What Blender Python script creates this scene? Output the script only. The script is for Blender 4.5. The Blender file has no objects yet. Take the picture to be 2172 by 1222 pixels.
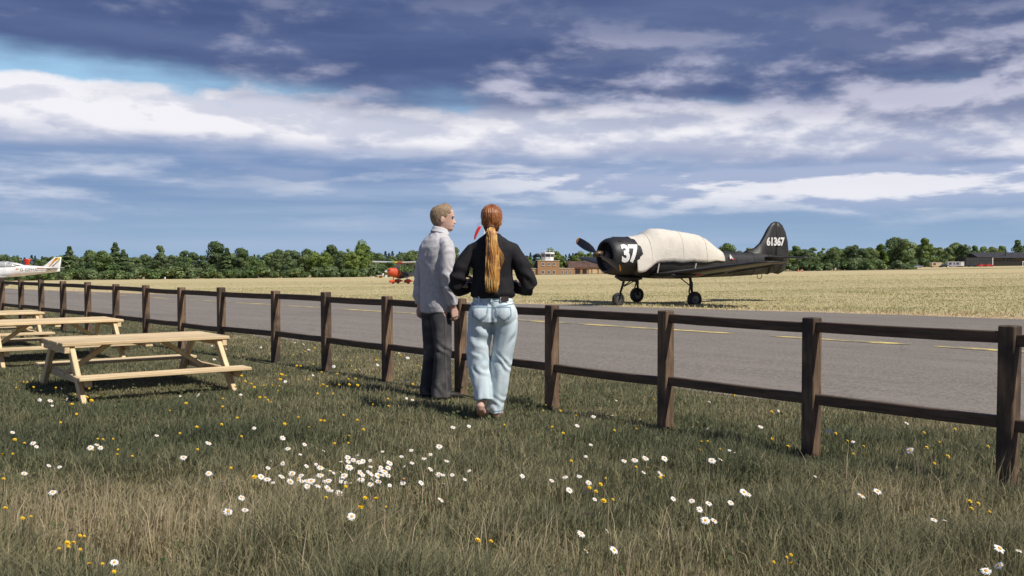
import bpy, bmesh, math, random
import numpy as np
from mathutils import Vector, Matrix, noise as mnoise

scene = bpy.context.scene
R = math.radians

# ------------------------------------------------------------------ camera
cam_d = bpy.data.cameras.new("camera")
cam_d.sensor_width = 36.0
cam_d.lens = 34.81
cam_d.clip_start = 0.05
cam_d.clip_end = 6000
cam = bpy.data.objects.new("camera", cam_d)
scene.collection.objects.link(cam)
cam.location = (0, 0, 1.25)
cam.rotation_euler = (R(90 - 1.47), 0, 0)
scene.camera = cam

# ------------------------------------------------------------------ world and sun
SUN_EL = R(49)
SUN_AZ = (0.80, -0.60)            # horizontal direction towards the sun (behind and to the right)
world = bpy.data.worlds.new("World")
scene.world = world
world.use_nodes = True
wt = world.node_tree
wt.nodes.clear()


class NT:
    """small helper to write node maths as expressions"""
    def __init__(self, tree):
        self.t = tree

    def node(self, kind, **kw):
        n = self.t.nodes.new(kind)
        for k, v in kw.items():
            setattr(n, k, v)
        return n

    def put(self, sock, v):
        if isinstance(v, bpy.types.NodeSocket):
            self.t.links.new(v, sock)
        elif v is not None:
            sock.default_value = v

    def m(self, op, a, b=None, c=None, clamp=False):
        n = self.node('ShaderNodeMath', operation=op, use_clamp=clamp)
        self.put(n.inputs[0], a); self.put(n.inputs[1], b); self.put(n.inputs[2], c)
        return n.outputs[0]

    def sstep(self, v, lo, hi):
        n = self.node('ShaderNodeMapRange', interpolation_type='SMOOTHSTEP')
        self.put(n.inputs[0], v)
        n.inputs[1].default_value = lo; n.inputs[2].default_value = hi
        return n.outputs[0]

    def lin(self, v, lo, hi, a=0.0, b=1.0):
        n = self.node('ShaderNodeMapRange')
        self.put(n.inputs[0], v)
        for i, q in enumerate((lo, hi, a, b)):
            n.inputs[i + 1].default_value = q
        return n.outputs[0]

    def mix(self, fac, a, b, blend='MIX'):
        n = self.node('ShaderNodeMix', data_type='RGBA', blend_type=blend)
        self.put(n.inputs[0], fac)
        for i, v in ((6, a), (7, b)):
            if isinstance(v, tuple):
                v = tuple(v) + (1,) if len(v) == 3 else v
            self.put(n.inputs[i], v)
        return n.outputs[2]

    def vmul(self, v, s):
        n = self.node('ShaderNodeVectorMath', operation='MULTIPLY')
        self.put(n.inputs[0], v); n.inputs[1].default_value = s
        return n.outputs[0]

    def vadd(self, v, s):
        n = self.node('ShaderNodeVectorMath', operation='ADD')
        self.put(n.inputs[0], v); self.put(n.inputs[1], s)
        return n.outputs[0]

    def noise(self, v, scale=1.0, detail=4.0, rough=0.5, dist=0.0):
        n = self.node('ShaderNodeTexNoise')
        self.put(n.inputs['Vector'], v)
        n.inputs['Scale'].default_value = scale
        n.inputs['Detail'].default_value = detail
        n.inputs['Roughness'].default_value = rough
        n.inputs['Distortion'].default_value = dist
        return n.outputs[0]


W = NT(wt)
tc = W.node('ShaderNodeTexCoord')
gen = tc.outputs['Generated']
sx = W.node('ShaderNodeSeparateXYZ'); W.put(sx.inputs[0], gen)
dx, dy, el = sx.outputs
sky = W.node('ShaderNodeTexSky', sky_type='NISHITA', sun_disc=False)
sky.sun_elevation = SUN_EL
sky.sun_rotation = math.atan2(SUN_AZ[0], SUN_AZ[1])
sky.altitude = 30
sky.air_density = 1.0; sky.dust_density = 0.6; sky.ozone_density = 1.6
skyc = W.mix(1.0, sky.outputs[0], (0.115, 0.118, 0.118), 'MULTIPLY')   # sky at strength 0.115

def sky_noise(sc, off, detail, rough, dist):
    return W.noise(W.vadd(W.vmul(gen, sc), off), 1.0, detail, rough, dist)


def wob(v, k):
    return W.m('MULTIPLY', W.m('SUBTRACT', v, 0.5), k)


n1 = sky_noise((2.6, 2.6, 7.0), (3.7, 1.2, 0.4), 5, 0.50, 0.0)      # broad billows
n2 = sky_noise((3.6, 3.6, 26.0), (8.1, 2.9, 5.0), 6, 0.52, 0.1)     # flat layered lumps
n3 = sky_noise((2.4, 2.4, 46.0), (1.3, 6.1, 2.0), 6, 0.55, 0.1)     # thin streaks
n4 = sky_noise((15.0, 15.0, 34.0), (4.4, 0.3, 7.7), 6, 0.58, 0.2)   # cauliflower edges
n5 = sky_noise((1.3, 1.3, 3.0), (0.3, 9.3, 1.7), 3, 0.5, 0.0)       # very broad
n6 = sky_noise((7.5, 7.5, 21.0), (2.2, 5.5, 3.1), 6, 0.54, 0.1)
n6u = sky_noise((7.5, 7.5, 21.0), (2.2, 5.5, 3.1 + 0.28), 6, 0.54, 0.1)   # the same billows a little higher: their tops catch the light
lit = W.sstep(W.m('SUBTRACT', n6, n6u), -0.10, 0.12)
n7 = sky_noise((6.0, 6.0, 30.0), (7.2, 1.5, 9.1), 6, 0.54, 0.1)
n7u = sky_noise((6.0, 6.0, 30.0), (7.2, 1.5, 9.1 + 0.30), 6, 0.54, 0.1)
lit7 = W.sstep(W.m('SUBTRACT', n7, n7u), -0.10, 0.12)

# low blue-grey layer towards the horizon: stacked soft shelves of thin cloud
low = W.mix(W.sstep(el, 0.0, 0.10), (0.315, 0.455, 0.635), (0.185, 0.290, 0.505))
low = W.mix(W.m('MULTIPLY', W.sstep(n3, 0.38, 0.66), 0.55), low, (0.40, 0.50, 0.68))
wisp = W.m('MULTIPLY', W.sstep(n7, 0.46, 0.68), W.m('MULTIPLY', W.sstep(el, 0.020, 0.06), 0.75))
low = W.mix(wisp, low, W.mix(lit7, (0.33, 0.42, 0.62), (0.66, 0.71, 0.83)))
lowmask = W.m('SUBTRACT', 1.0, W.sstep(el, 0.118, 0.160))
gapc = W.mix(0.55, skyc, (0.36, 0.63, 0.90))
base = W.mix(lowmask, gapc, low)

# the long bright cumulus bank: crisp heaped top, soft shaded foot
top_e = W.m('ADD', el, W.m('ADD', wob(n1, 0.036), W.m('ADD', wob(n4, 0.020), wob(n6, -0.050))))
foot_e = W.m('ADD', el, W.m('ADD', wob(n1, 0.030), W.m('ADD', wob(n2, 0.050), W.m('MULTIPLY', dx, 0.030))))
foot_e = W.m('ADD', foot_e, wob(n6, 0.030))
bank = W.m('MULTIPLY', W.sstep(foot_e, 0.090, 0.116), W.m('SUBTRACT', 1.0, W.sstep(top_e, 0.160, 0.169)))
shade = W.sstep(foot_e, 0.090, 0.126)
shade = W.m('MULTIPLY', shade, W.lin(W.m('ADD', W.m('SUBTRACT', 1.0, lit), W.m('MULTIPLY', dx, 0.8)), 0.15, 1.3, 1.0, 0.28))
bankc = W.mix(shade, (0.23, 0.30, 0.51), (0.90, 0.89, 0.94))
base = W.mix(bank, base, bankc)

# lower shelf of broken cloud
e3 = W.m('ADD', el, W.m('ADD', wob(n2, 0.050), W.m('ADD', wob(n7, 0.050), W.m('MULTIPLY', dx, 0.012))))
bk3 = W.m('MULTIPLY', W.sstep(e3, 0.046, 0.078), W.m('SUBTRACT', 1.0, W.sstep(e3, 0.086, 0.098)))
bk3 = W.m('MULTIPLY', bk3, W.sstep(W.m('ADD', dx, wob(n1, 0.9)), -0.22, 0.10))
base = W.mix(W.m('MULTIPLY', bk3, 0.92), base, W.mix(W.sstep(W.m('ADD', lit7, wob(n4, 0.5)), 0.1, 0.75), (0.40, 0.47, 0.66), (0.86, 0.86, 0.92)))

# the dark stratus deck overhead with paler lumps hanging below its edge
e4 = W.m('ADD', el, W.m('ADD', wob(n1, 0.040), W.m('ADD', wob(n2, 0.060), W.m('MULTIPLY', dx, 0.050))))
e4 = W.m('ADD', e4, wob(n6, 0.036))
deck = W.sstep(e4, 0.142, 0.182)
dk = W.mix(W.sstep(n5, 0.3, 0.7), (0.062, 0.098, 0.230), (0.088, 0.132, 0.285))
dk = W.mix(W.m('MULTIPLY', W.sstep(n2, 0.36, 0.72), 0.55), dk, (0.148, 0.200, 0.370))
lump = W.m('MULTIPLY', W.sstep(W.m('ADD', n6, W.m('MULTIPLY', dx, 0.38)), 0.40, 0.66), W.m('SUBTRACT', 1.0, W.sstep(e4, 0.185, 0.275)))
lump = W.m('MULTIPLY', lump, W.lin(lit, 0.1, 0.9, 0.20, 1.0))
dk = W.mix(W.m('MULTIPLY', lump, 0.85), dk, (0.60, 0.60, 0.74))
base = W.mix(deck, base, dk)

bgn = W.node('ShaderNodeBackground')
W.put(bgn.inputs[0], base)
bgn.inputs[1].default_value = 1.0
wo = W.node('ShaderNodeOutputWorld')
wt.links.new(bgn.outputs[0], wo.inputs[0])

sun_d = bpy.data.lights.new("sun", 'SUN')
sun_d.energy = 5.0
sun_d.angle = R(0.53)
sun_d.color = (1.0, 0.955, 0.88)
sun = bpy.data.objects.new("sun", sun_d)
scene.collection.objects.link(sun)
h = math.cos(SUN_EL) / math.hypot(*SUN_AZ)
to_sun = Vector((SUN_AZ[0] * h, SUN_AZ[1] * h, math.sin(SUN_EL)))
sun.rotation_euler = to_sun.to_track_quat('Z', 'Y').to_euler()

scene.view_settings.view_transform = 'Standard'
scene.view_settings.look = 'None'
scene.view_settings.exposure = 0.0
scene.view_settings.gamma = 1.0
scene.view_settings.use_curve_mapping = False

# ------------------------------------------------------------------ helpers
COL = scene.collection


def tag(o, label=None, cat=None, group=None, kind=None):
    if label: o["label"] = label
    if cat: o["category"] = cat
    if group: o["group"] = group
    if kind: o["kind"] = kind
    return o


def empty(name, loc=(0, 0, 0), rz=0.0):
    o = bpy.data.objects.new(name, None)
    COL.objects.link(o)
    o.location = loc
    o.rotation_euler = (0, 0, rz)
    o.empty_display_size = 0.1
    return o


def link(name, mesh, parent=None, mat=None, loc=None, rot=None, smooth=None):
    o = bpy.data.objects.new(name, mesh)
    COL.objects.link(o)
    if mat is not None and not mesh.materials:
        mesh.materials.append(mat)
    if parent is not None:
        o.parent = parent
    if loc is not None: o.location = loc
    if rot is not None: o.rotation_euler = rot
    if smooth is not None:
        mesh.polygons.foreach_set('use_smooth', [smooth] * len(mesh.polygons))
    return o


def copy_tree(o, parent=None):
    c = o.copy()
    COL.objects.link(c)
    c.parent = parent
    for ch in o.children:
        copy_tree(ch, c)
    return c


class MB:
    """collects vertices and faces for one mesh"""
    def __init__(self):
        self.v = []; self.f = []

    def add(self, vs, fs):
        b = len(self.v)
        self.v += [tuple(p) for p in vs]
        self.f += [tuple(i + b for i in q) for q in fs]
        return self

    def box(self, c, s, rot=None):
        x, y, z = s[0] / 2, s[1] / 2, s[2] / 2
        vs = [Vector((a * x, b * y, d * z)) for a in (-1, 1) for b in (-1, 1) for d in (-1, 1)]
        if rot is not None:
            vs = [rot @ p for p in vs]
        vs = [p + Vector(c) for p in vs]
        return self.add(vs, [(0, 1, 3, 2), (4, 6, 7, 5), (0, 4, 5, 1), (2, 3, 7, 6), (0, 2, 6, 4), (1, 5, 7, 3)])

    def bar(self, a, b, w, t, up=(0, 0, 1)):
        """rectangular bar from a to b, w across, t thick (along up)"""
        a = Vector(a); b = Vector(b); d = (b - a)
        L = d.length; d.normalize()
        s = d.cross(Vector(up))
        if s.length < 1e-4: s = d.cross(Vector((1, 0, 0)))
        s.normalize(); u = s.cross(d)
        m = Matrix((d, s, u)).transposed()
        return self.box((a + b) / 2, (L, w, t), m)

    def loft(self, rings, cap=True, closed=True):
        b = len(self.v); n = len(rings[0])
        for r in rings: self.v += [tuple(p) for p in r]
        for i in range(len(rings) - 1):
            for j in range(n if closed else n - 1):
                k = (j + 1) % n
                self.f.append((b + i * n + j, b + i * n + k, b + (i + 1) * n + k, b + (i + 1) * n + j))
        if cap:
            self.f.append(tuple(b + j for j in reversed(range(n))))
            self.f.append(tuple(b + (len(rings) - 1) * n + j for j in range(n)))
        return self

    def tube(self, pts, rad, n=10, side=(1, 0, 0), cap=True, p=2.0):
        """tube along pts; rad is a number, a list of numbers or a list of (side radius, other radius)"""
        pts = [Vector(q) for q in pts]
        if not isinstance(rad, (list, tuple)): rad = [rad] * len(pts)
        rings = []
        for i, q in enumerate(pts):
            t = (pts[min(i + 1, len(pts) - 1)] - pts[max(i - 1, 0)]).normalized()
            s = Vector(side); s = s - t * s.dot(t)
            if s.length < 1e-3:
                s = Vector((0, 1, 0)); s = s - t * s.dot(t)
                if s.length < 1e-3: s = Vector((1, 0, 0)) - t * t.x
            s.normalize(); u = t.cross(s)
            r = rad[i]
            ra, rb = r if isinstance(r, (list, tuple)) else (r, r)
            ring = []
            for k in range(n):
                a = 2 * math.pi * k / n
                c, d = math.cos(a), math.sin(a)
                c = math.copysign(abs(c) ** (2 / p), c); d = math.copysign(abs(d) ** (2 / p), d)
                ring.append(q + s * ra * c + u * rb * d)
            rings.append(ring)
        return self.loft(rings, cap)

    def ball(self, c, r, n=12, m=8, rot=None):
        c = Vector(c)
        if not isinstance(r, (list, tuple)): r = (r, r, r)
        rings = []
        for i in range(1, m):
            t = math.pi * i / m
            ring = []
            for k in range(n):
                a = 2 * math.pi * k / n
                p = Vector((r[0] * math.sin(t) * math.cos(a), r[1] * math.sin(t) * math.sin(a), -r[2] * math.cos(t)))
                ring.append(c + (rot @ p if rot is not None else p))
            rings.append(ring)
        return self.loft(rings)

    def mesh(self, name):
        me = bpy.data.meshes.new(name)
        me.from_pydata(self.v, [], self.f)
        me.update()
        return me

    def build(self, name, mat, parent=None, smooth=False, loc=None, rot=None):
        me = self.mesh(name)
        bm = bmesh.new(); bm.from_mesh(me)
        bmesh.ops.recalc_face_normals(bm, faces=bm.faces)
        bm.to_mesh(me); bm.free()
        return link(name, me, parent, mat, loc, rot, smooth)


def bevel_mesh(me, w, seg=1):
    bm = bmesh.new(); bm.from_mesh(me)
    bmesh.ops.recalc_face_normals(bm, faces=bm.faces)
    bmesh.ops.bevel(bm, geom=list(bm.edges), offset=w, segments=seg, affect='EDGES', profile=0.6)
    bm.to_mesh(me); bm.free()
    return me


def np_mesh(name, verts, faces_flat, loop_total, attrs=None):
    """fast mesh from numpy arrays; faces of constant size loop_total"""
    me = bpy.data.meshes.new(name)
    nv = len(verts); nl = len(faces_flat); nf = nl // loop_total
    me.vertices.add(nv); me.vertices.foreach_set('co', np.ascontiguousarray(verts, dtype=np.float32).ravel())
    me.loops.add(nl); me.loops.foreach_set('vertex_index', np.ascontiguousarray(faces_flat, dtype=np.int32))
    me.polygons.add(nf)
    me.polygons.foreach_set('loop_start', np.arange(0, nl, loop_total, dtype=np.int32))
    if attrs:
        for k, a in attrs.items():
            at = me.attributes.new(k, 'FLOAT', 'POINT')
            at.data.foreach_set('value', np.ascontiguousarray(a, dtype=np.float32))
    me.update(calc_edges=True)
    return me


def voxel_union(mb, size, smooth=4, name="surface"):
    """one continuous surface grown over overlapping closed shapes"""
    me = mb.mesh(name + "_src")
    bm = bmesh.new(); bm.from_mesh(me)
    bmesh.ops.recalc_face_normals(bm, faces=bm.faces)
    bm.to_mesh(me); bm.free()
    o = bpy.data.objects.new(name + "_src", me)
    COL.objects.link(o)
    md = o.modifiers.new("r", 'REMESH'); md.mode = 'VOXEL'; md.voxel_size = size; md.use_smooth_shade = True
    if smooth:
        ms = o.modifiers.new("s", 'SMOOTH'); ms.factor = 0.5; ms.iterations = smooth
    dg = bpy.context.evaluated_depsgraph_get()
    dg.update()
    out = bpy.data.meshes.new_from_object(o.evaluated_get(dg))
    out.name = name
    bpy.data.objects.remove(o); bpy.data.meshes.remove(me)
    out.polygons.foreach_set('use_smooth', [True] * len(out.polygons))
    return out


def displace(me, fn):
    """move every vertex along its normal by fn(co, normal)"""
    ns = [v.normal.copy() for v in me.vertices]
    for v, n in zip(me.vertices, ns):
        v.co += n * fn(v.co, n)
    me.update()
    return me


def patch(me, test, off, name, thick=0.0):
    """a thin piece lying on a mesh: the faces that pass the test, lifted by off"""
    vs = {}; V = []; F = []
    for p in me.polygons:
        if test(p.center, p.normal):
            f = []
            for i in p.vertices:
                if i not in vs:
                    vs[i] = len(V)
                    q = me.vertices[i]
                    V.append(q.co + q.normal * off)
                f.append(vs[i])
            F.append(tuple(f))
    out = bpy.data.meshes.new(name)
    out.from_pydata([tuple(v) for v in V], [], F)
    out.update()
    if thick and F:
        bm = bmesh.new(); bm.from_mesh(out)
        bmesh.ops.solidify(bm, geom=list(bm.faces), thickness=thick)
        bm.to_mesh(out); bm.free()
    if len(out.polygons):
        out.polygons.foreach_set('use_smooth', [True] * len(out.polygons))
    return out


def smoothstep(x, a, b):
    t = min(1.0, max(0.0, (x - a) / (b - a)))
    return t * t * (3 - 2 * t)


# ------------------------------------------------------------------ materials
def material(name, c1, c2=None, rough=0.6, scale=8.0, stretch=(1, 1, 1), detail=4.0, lohi=(0.35, 0.65), bump=0.0,
             bscale=None, bstretch=None, metal=0.0, spec=0.4, rnd=0.0, coat=0.0, c3=None, c3scale=2.0, coords='Object'):
    m = bpy.data.materials.new(name)
    m.use_nodes = True
    t = NT(m.node_tree)
    bs = m.node_tree.nodes['Principled BSDF']
    bs.inputs['Roughness'].default_value = rough
    bs.inputs['Metallic'].default_value = metal
    bs.inputs['Specular IOR Level'].default_value = spec
    bs.inputs['Coat Weight'].default_value = coat
    co = t.node('ShaderNodeTexCoord').outputs[coords]
    if rnd:
        oi = t.node('ShaderNodeObjectInfo').outputs['Random']
        k = t.m('MULTIPLY', oi, 37.0)
        cb = t.node('ShaderNodeCombineXYZ')
        for i in range(3): t.put(cb.inputs[i], k)
        co = t.vadd(co, cb.outputs[0])
    col = c1 + (1,)
    if c2 is not None:
        nz = t.noise(t.vmul(co, stretch), scale, detail, 0.6)
        col = t.mix(t.sstep(nz, *lohi), c1, c2)
        if c3 is not None:
            nz3 = t.noise(co, c3scale, 3, 0.55)
            col = t.mix(t.sstep(nz3, 0.45, 0.68), col, c3)
        if rnd:
            col = t.mix(1.0, col, t.node('ShaderNodeObjectInfo').outputs['Color'], 'MIX') if False else col
            f = t.lin(oi, 0, 1, 1 - rnd, 1 + rnd)
            cc = t.node('ShaderNodeCombineColor')
            for i in range(3): t.put(cc.inputs[i], f)
            col = t.mix(1.0, col, cc.outputs[0], 'MULTIPLY')
    t.put(bs.inputs['Base Color'], col)
    if bump:
        bz = t.noise(t.vmul(co, bstretch or stretch), bscale or scale, 4, 0.6)
        bn = t.node('ShaderNodeBump')
        bn.inputs['Strength'].default_value = 1.0
        bn.inputs['Distance'].default_value = bump
        t.put(bn.inputs['Height'], bz)
        t.put(bs.inputs['Normal'], bn.outputs[0])
    return m


def plain(name, c, rough=0.5, **k):
    c2 = tuple(q * 0.86 for q in c)
    return material(name, c, c2, rough, scale=k.pop('scale', 3.0), **k)


def leafy(name, stops, rough=0.7, trans=0.35):
    """blade and leaf material: colour by the mesh's own tint attribute"""
    m = bpy.data.materials.new(name)
    m.use_nodes = True
    t = NT(m.node_tree)
    nt = m.node_tree
    bs = nt.nodes['Principled BSDF']
    bs.inputs['Roughness'].default_value = rough
    bs.inputs['Specular IOR Level'].default_value = 0.15
    at = t.node('ShaderNodeAttribute', attribute_name='tint')
    cr = t.node('ShaderNodeValToRGB')
    els = cr.color_ramp.elements
    while len(els) < len(stops): els.new(0.5)
    for e, (p, c) in zip(els, stops):
        e.position = p; e.color = c + (1,)
    t.put(cr.inputs[0], at.outputs['Fac'])
    oi = t.node('ShaderNodeObjectInfo').outputs['Random']
    f = t.lin(oi, 0, 1, 0.8, 1.2)
    cc = t.node('ShaderNodeCombineColor')
    t.put(cc.inputs[0], f); t.put(cc.inputs[1], t.lin(oi, 0, 1, 0.86, 1.12)); t.put(cc.inputs[2], f)
    col = t.mix(1.0, cr.outputs[0], cc.outputs[0], 'MULTIPLY')
    t.put(bs.inputs['Base Color'], col)
    tr = t.node('ShaderNodeBsdfTranslucent')
    t.put(tr.inputs[0], col)
    mx = t.node('ShaderNodeMixShader')
    mx.inputs[0].default_value = trans
    nt.links.new(bs.outputs[0], mx.inputs[1]); nt.links.new(tr.outputs[0], mx.inputs[2])
    nt.links.new(mx.outputs[0], nt.nodes['Material Output'].inputs[0])
    return m


# ------------------------------------------------------------------ terrain
FN = (0.77, 0.64)                 # across the fence, towards the taxiway
FD = (-0.64, 0.77)                # along the fence, away from the camera
FO = (0.34, 8.44)


def s_of(x, y): return (x - FO[0]) * FN[0] + (y - FO[1]) * FN[1]
def sr(s, r): return (FO[0] + s * FN[0] + r * FD[0], FO[1] + s * FN[1] + r * FD[1])


def zof(x, y):
    b = max(smoothstep(s_of(x, y), 1.0, 17.0), smoothstep(math.hypot(x, y), 40.0, 110.0))
    if b <= 0: return 0.0
    q = (y - 25.0) / 5.0
    sp = 5.0 * (math.log1p(math.exp(q)) if q < 30 else q)
    sp = sp if sp < 330 else 330 + 90 * (1 - math.exp(-(sp - 330) / 90))     # levels off beyond the treeline
    k = 0.0105 + (0.0143 - 0.0105) * smoothstep(x, -25, 25)
    return b * (-0.0102 * sp + k * x)


def spaced(lo, hi, n, c, pw):
    """n values from lo to hi, densest round c"""
    out = []
    for i in range(n):
        t = -1 + 2 * i / (n - 1)
        d = math.copysign(abs(t) ** pw, t)
        out.append(c + d * ((hi - c) if d > 0 else (c - lo)))
    return out


def ground_material():
    m = bpy.data.materials.new("dry_airfield_grass")
    m.use_nodes = True
    t = NT(m.node_tree)
    bs = m.node_tree.nodes['Principled BSDF']
    bs.inputs['Roughness'].default_value = 0.95
    bs.inputs['Specular IOR Level'].default_value = 0.1
    g = t.node('ShaderNodeNewGeometry').outputs['Position']
    sp = t.node('ShaderNodeSeparateXYZ'); t.put(sp.inputs[0], g)
    s = t.m('ADD', t.m('MULTIPLY', t.m('SUBTRACT', sp.outputs[0], FO[0]), FN[0]),
            t.m('MULTIPLY', t.m('SUBTRACT', sp.outputs[1], FO[1]), FN[1]))
    a = t.noise(g, 9.0, 5, 0.75)
    b = t.noise(g, 0.22, 4, 0.6)
    c = t.noise(g, 0.03, 3, 0.5)
    d = t.noise(g, 3.0, 4, 0.7)
    dry = t.mix(t.sstep(a, 0.32, 0.68), (0.31, 0.25, 0.12), (0.68, 0.56, 0.32))
    dry = t.mix(t.m('MULTIPLY', t.sstep(b, 0.45, 0.7), 0.45), dry, (0.36, 0.33, 0.155))
    dry = t.mix(t.m('MULTIPLY', t.sstep(c, 0.42, 0.62), 0.45), dry, (0.60, 0.49, 0.27))
    rim = t.m('SUBTRACT', 1.0, t.sstep(t.m('ADD', s, t.m('MULTIPLY', b, 2.0)), 15.6, 19.5))
    dry = t.mix(t.m('MULTIPLY', rim, 0.8), dry, t.mix(t.sstep(d, 0.35, 0.65), (0.42, 0.29, 0.165), (0.64, 0.50, 0.31)))
    soil = t.mix(t.sstep(d, 0.3, 0.7), (0.085, 0.082, 0.044), (0.18, 0.158, 0.085))
    ln = t.node('ShaderNodeVectorMath', operation='LENGTH'); t.put(ln.inputs[0], g)
    col = t.mix(t.m('MAXIMUM', t.sstep(s, 6.0, 9.0), t.sstep(t.m('ADD', ln.outputs['Value'], t.m('MULTIPLY', b, 14.0)), 30.0, 48.0)), soil, dry)
    t.put(bs.inputs['Base Color'], col)
    bn = t.node('ShaderNodeBump')
    bn.inputs['Strength'].default_value = 1.0
    bn.inputs['Distance'].default_value = 0.05
    t.put(bn.inputs['Height'], a)
    t.put(bs.inputs['Normal'], bn.outputs[0])
    return m


gx = spaced(-1600, 1600, 190, 0, 2.6)
gy = spaced(-150, 3000, 190, 20, 2.6)
gv = [(x, y, zof(x, y)) for y in gy for x in gx]
nx = len(gx)
gf = [(j * nx + i, j * nx + i + 1, (j + 1) * nx + i + 1, (j + 1) * nx + i) for j in range(len(gy) - 1) for i in range(nx - 1)]
gme = bpy.data.meshes.new("ground"); gme.from_pydata(gv, [], gf); gme.update()
tag(link("ground", gme, None, ground_material(), smooth=True), kind="structure")


def asphalt_material(name, c1, c2):
    m = bpy.data.materials.new(name)
    m.use_nodes = True
    t = NT(m.node_tree)
    bs = m.node_tree.nodes['Principled BSDF']
    bs.inputs['Roughness'].default_value = 0.88
    bs.inputs['Specular IOR Level'].default_value = 0.25
    co = t.node('ShaderNodeTexCoord').outputs['Object']
    rot = t.node('ShaderNodeVectorRotate', rotation_type='Z_AXIS')
    rot.inputs['Angle'].default_value = R(50)
    t.put(rot.inputs[0], co)
    a = t.noise(co, 26.0, 5, 0.8)
    b = t.noise(t.vmul(rot.outputs[0], (0.25, 1.6, 1)), 1.0, 5, 0.65)
    c = t.noise(co, 0.16, 4, 0.6)
    col = t.mix(t.sstep(a, 0.28, 0.72), tuple(q * 0.50 for q in c1), tuple(q * 1.52 for q in c1))
    col = t.mix(t.m('MULTIPLY', t.sstep(b, 0.40, 0.70), 0.5), col, c2)
    col = t.mix(t.m('MULTIPLY', t.sstep(c, 0.45, 0.65), 0.4), col, tuple(q * 0.82 for q in c1))
    # tyre marks along the taxiway and old repair patches
    tm = t.noise(t.vmul(rot.outputs[0], (0.03, 2.6, 1)), 1.0, 3, 0.6)
    col = t.mix(t.m('MULTIPLY', t.sstep(tm, 0.56, 0.74), 0.30), col, (0.085, 0.075, 0.068))
    vp = t.node('ShaderNodeTexVoronoi', feature='F1', distance='CHEBYCHEV'); vp.inputs['Scale'].default_value = 0.16
    t.put(vp.inputs['Vector'], t.vmul(rot.outputs[0], (1.0, 1.0, 0.0)))
    vc = t.node('ShaderNodeSeparateColor'); t.put(vc.inputs[0], vp.outputs['Color'])
    col = t.mix(t.m('MULTIPLY', t.m('MULTIPLY', t.sstep(vc.outputs[0], 0.80, 0.82), t.m('SUBTRACT', 1.0, t.sstep(vp.outputs['Distance'], 0.20, 0.205))), 0.28), col, (0.10, 0.09, 0.082))
    # cracks filled with darker tar
    vo = t.node('ShaderNodeTexVoronoi', feature='DISTANCE_TO_EDGE')
    vo.inputs['Scale'].default_value = 0.34
    wv = t.node('ShaderNodeTexNoise'); wv.inputs['Scale'].default_value = 1.2; t.put(wv.inputs['Vector'], co)
    t.put(vo.inputs['Vector'], t.vadd(co, t.vmul(wv.outputs['Color'], (0.9, 0.9, 0))))
    crack = t.m('SUBTRACT', 1.0, t.sstep(vo.outputs['Distance'], 0.0, 0.010))
    col = t.mix(t.m('MULTIPLY', crack, 0.18), col, (0.05, 0.048, 0.045))
    t.put(bs.inputs['Base Color'], col)
    bn = t.node('ShaderNodeBump')
    bn.inputs['Strength'].default_value = 0.9
    bn.inputs['Distance'].default_value = 0.012
    t.put(bn.inputs['Height'], a)
    t.put(bs.inputs['Normal'], bn.outputs[0])
    return m


S_NEAR, S_FAR, S_LINE = 1.8, 14.9, 8.0
rnd = random.Random(11)


def ragged(r, k, amp):
    return amp * (mnoise.noise(Vector((r * 0.35, k, 0.3))) + 0.5 * mnoise.noise(Vector((r * 1.4, k, 4.3))))


def s_far(r):
    return S_FAR - 3.4 * smoothstep(r, 20, 62)      # the taxiway narrows towards the parked aircraft


rv = []; rf = []
NS = 26
rs = []
q = -40.0
while q < 150:
    rs.append(q); q += 0.5 if q < 40 else 2.0
for r in rs:
    a = S_NEAR + ragged(r, 1.0, 0.30); b = s_far(r) + ragged(r, 9.0, 0.28)
    for i in range(NS + 1):
        s = a + (b - a) * i / NS
        x, y = sr(s, r)
        rv.append((x, y, zof(x, y) + 0.022 - (0.02 if i in (0, NS) else 0)))
for j in range(len(rs) - 1):
    for i in range(NS):
        k = j * (NS + 1) + i
        rf.append((k, k + 1, k + NS + 2, k + NS + 1))
rme = bpy.data.meshes.new("taxiway"); rme.from_pydata(rv, [], rf); rme.update()
M_ASPH = asphalt_material("worn_grey_asphalt", (0.205, 0.178, 0.150), (0.275, 0.238, 0.200))
taxiway = tag(link("taxiway", rme, None, M_ASPH, smooth=True), kind="structure")


def line_material():
    m = bpy.data.materials.new("worn_yellow_paint")
    m.use_nodes = True
    t = NT(m.node_tree)
    bs = m.node_tree.nodes['Principled BSDF']
    bs.inputs['Roughness'].default_value = 0.8
    co = t.node('ShaderNodeTexCoord').outputs['Object']
    a = t.noise(co, 2.2, 5, 0.7)
    c = t.noise(co, 0.35, 3, 0.5)
    col = t.mix(t.sstep(t.m('ADD', a, t.m('MULTIPLY', c, 0.5)), 0.62, 0.86), (0.72, 0.56, 0.17), (0.24, 0.205, 0.14))
    t.put(bs.inputs['Base Color'], col)
    return m


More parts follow.
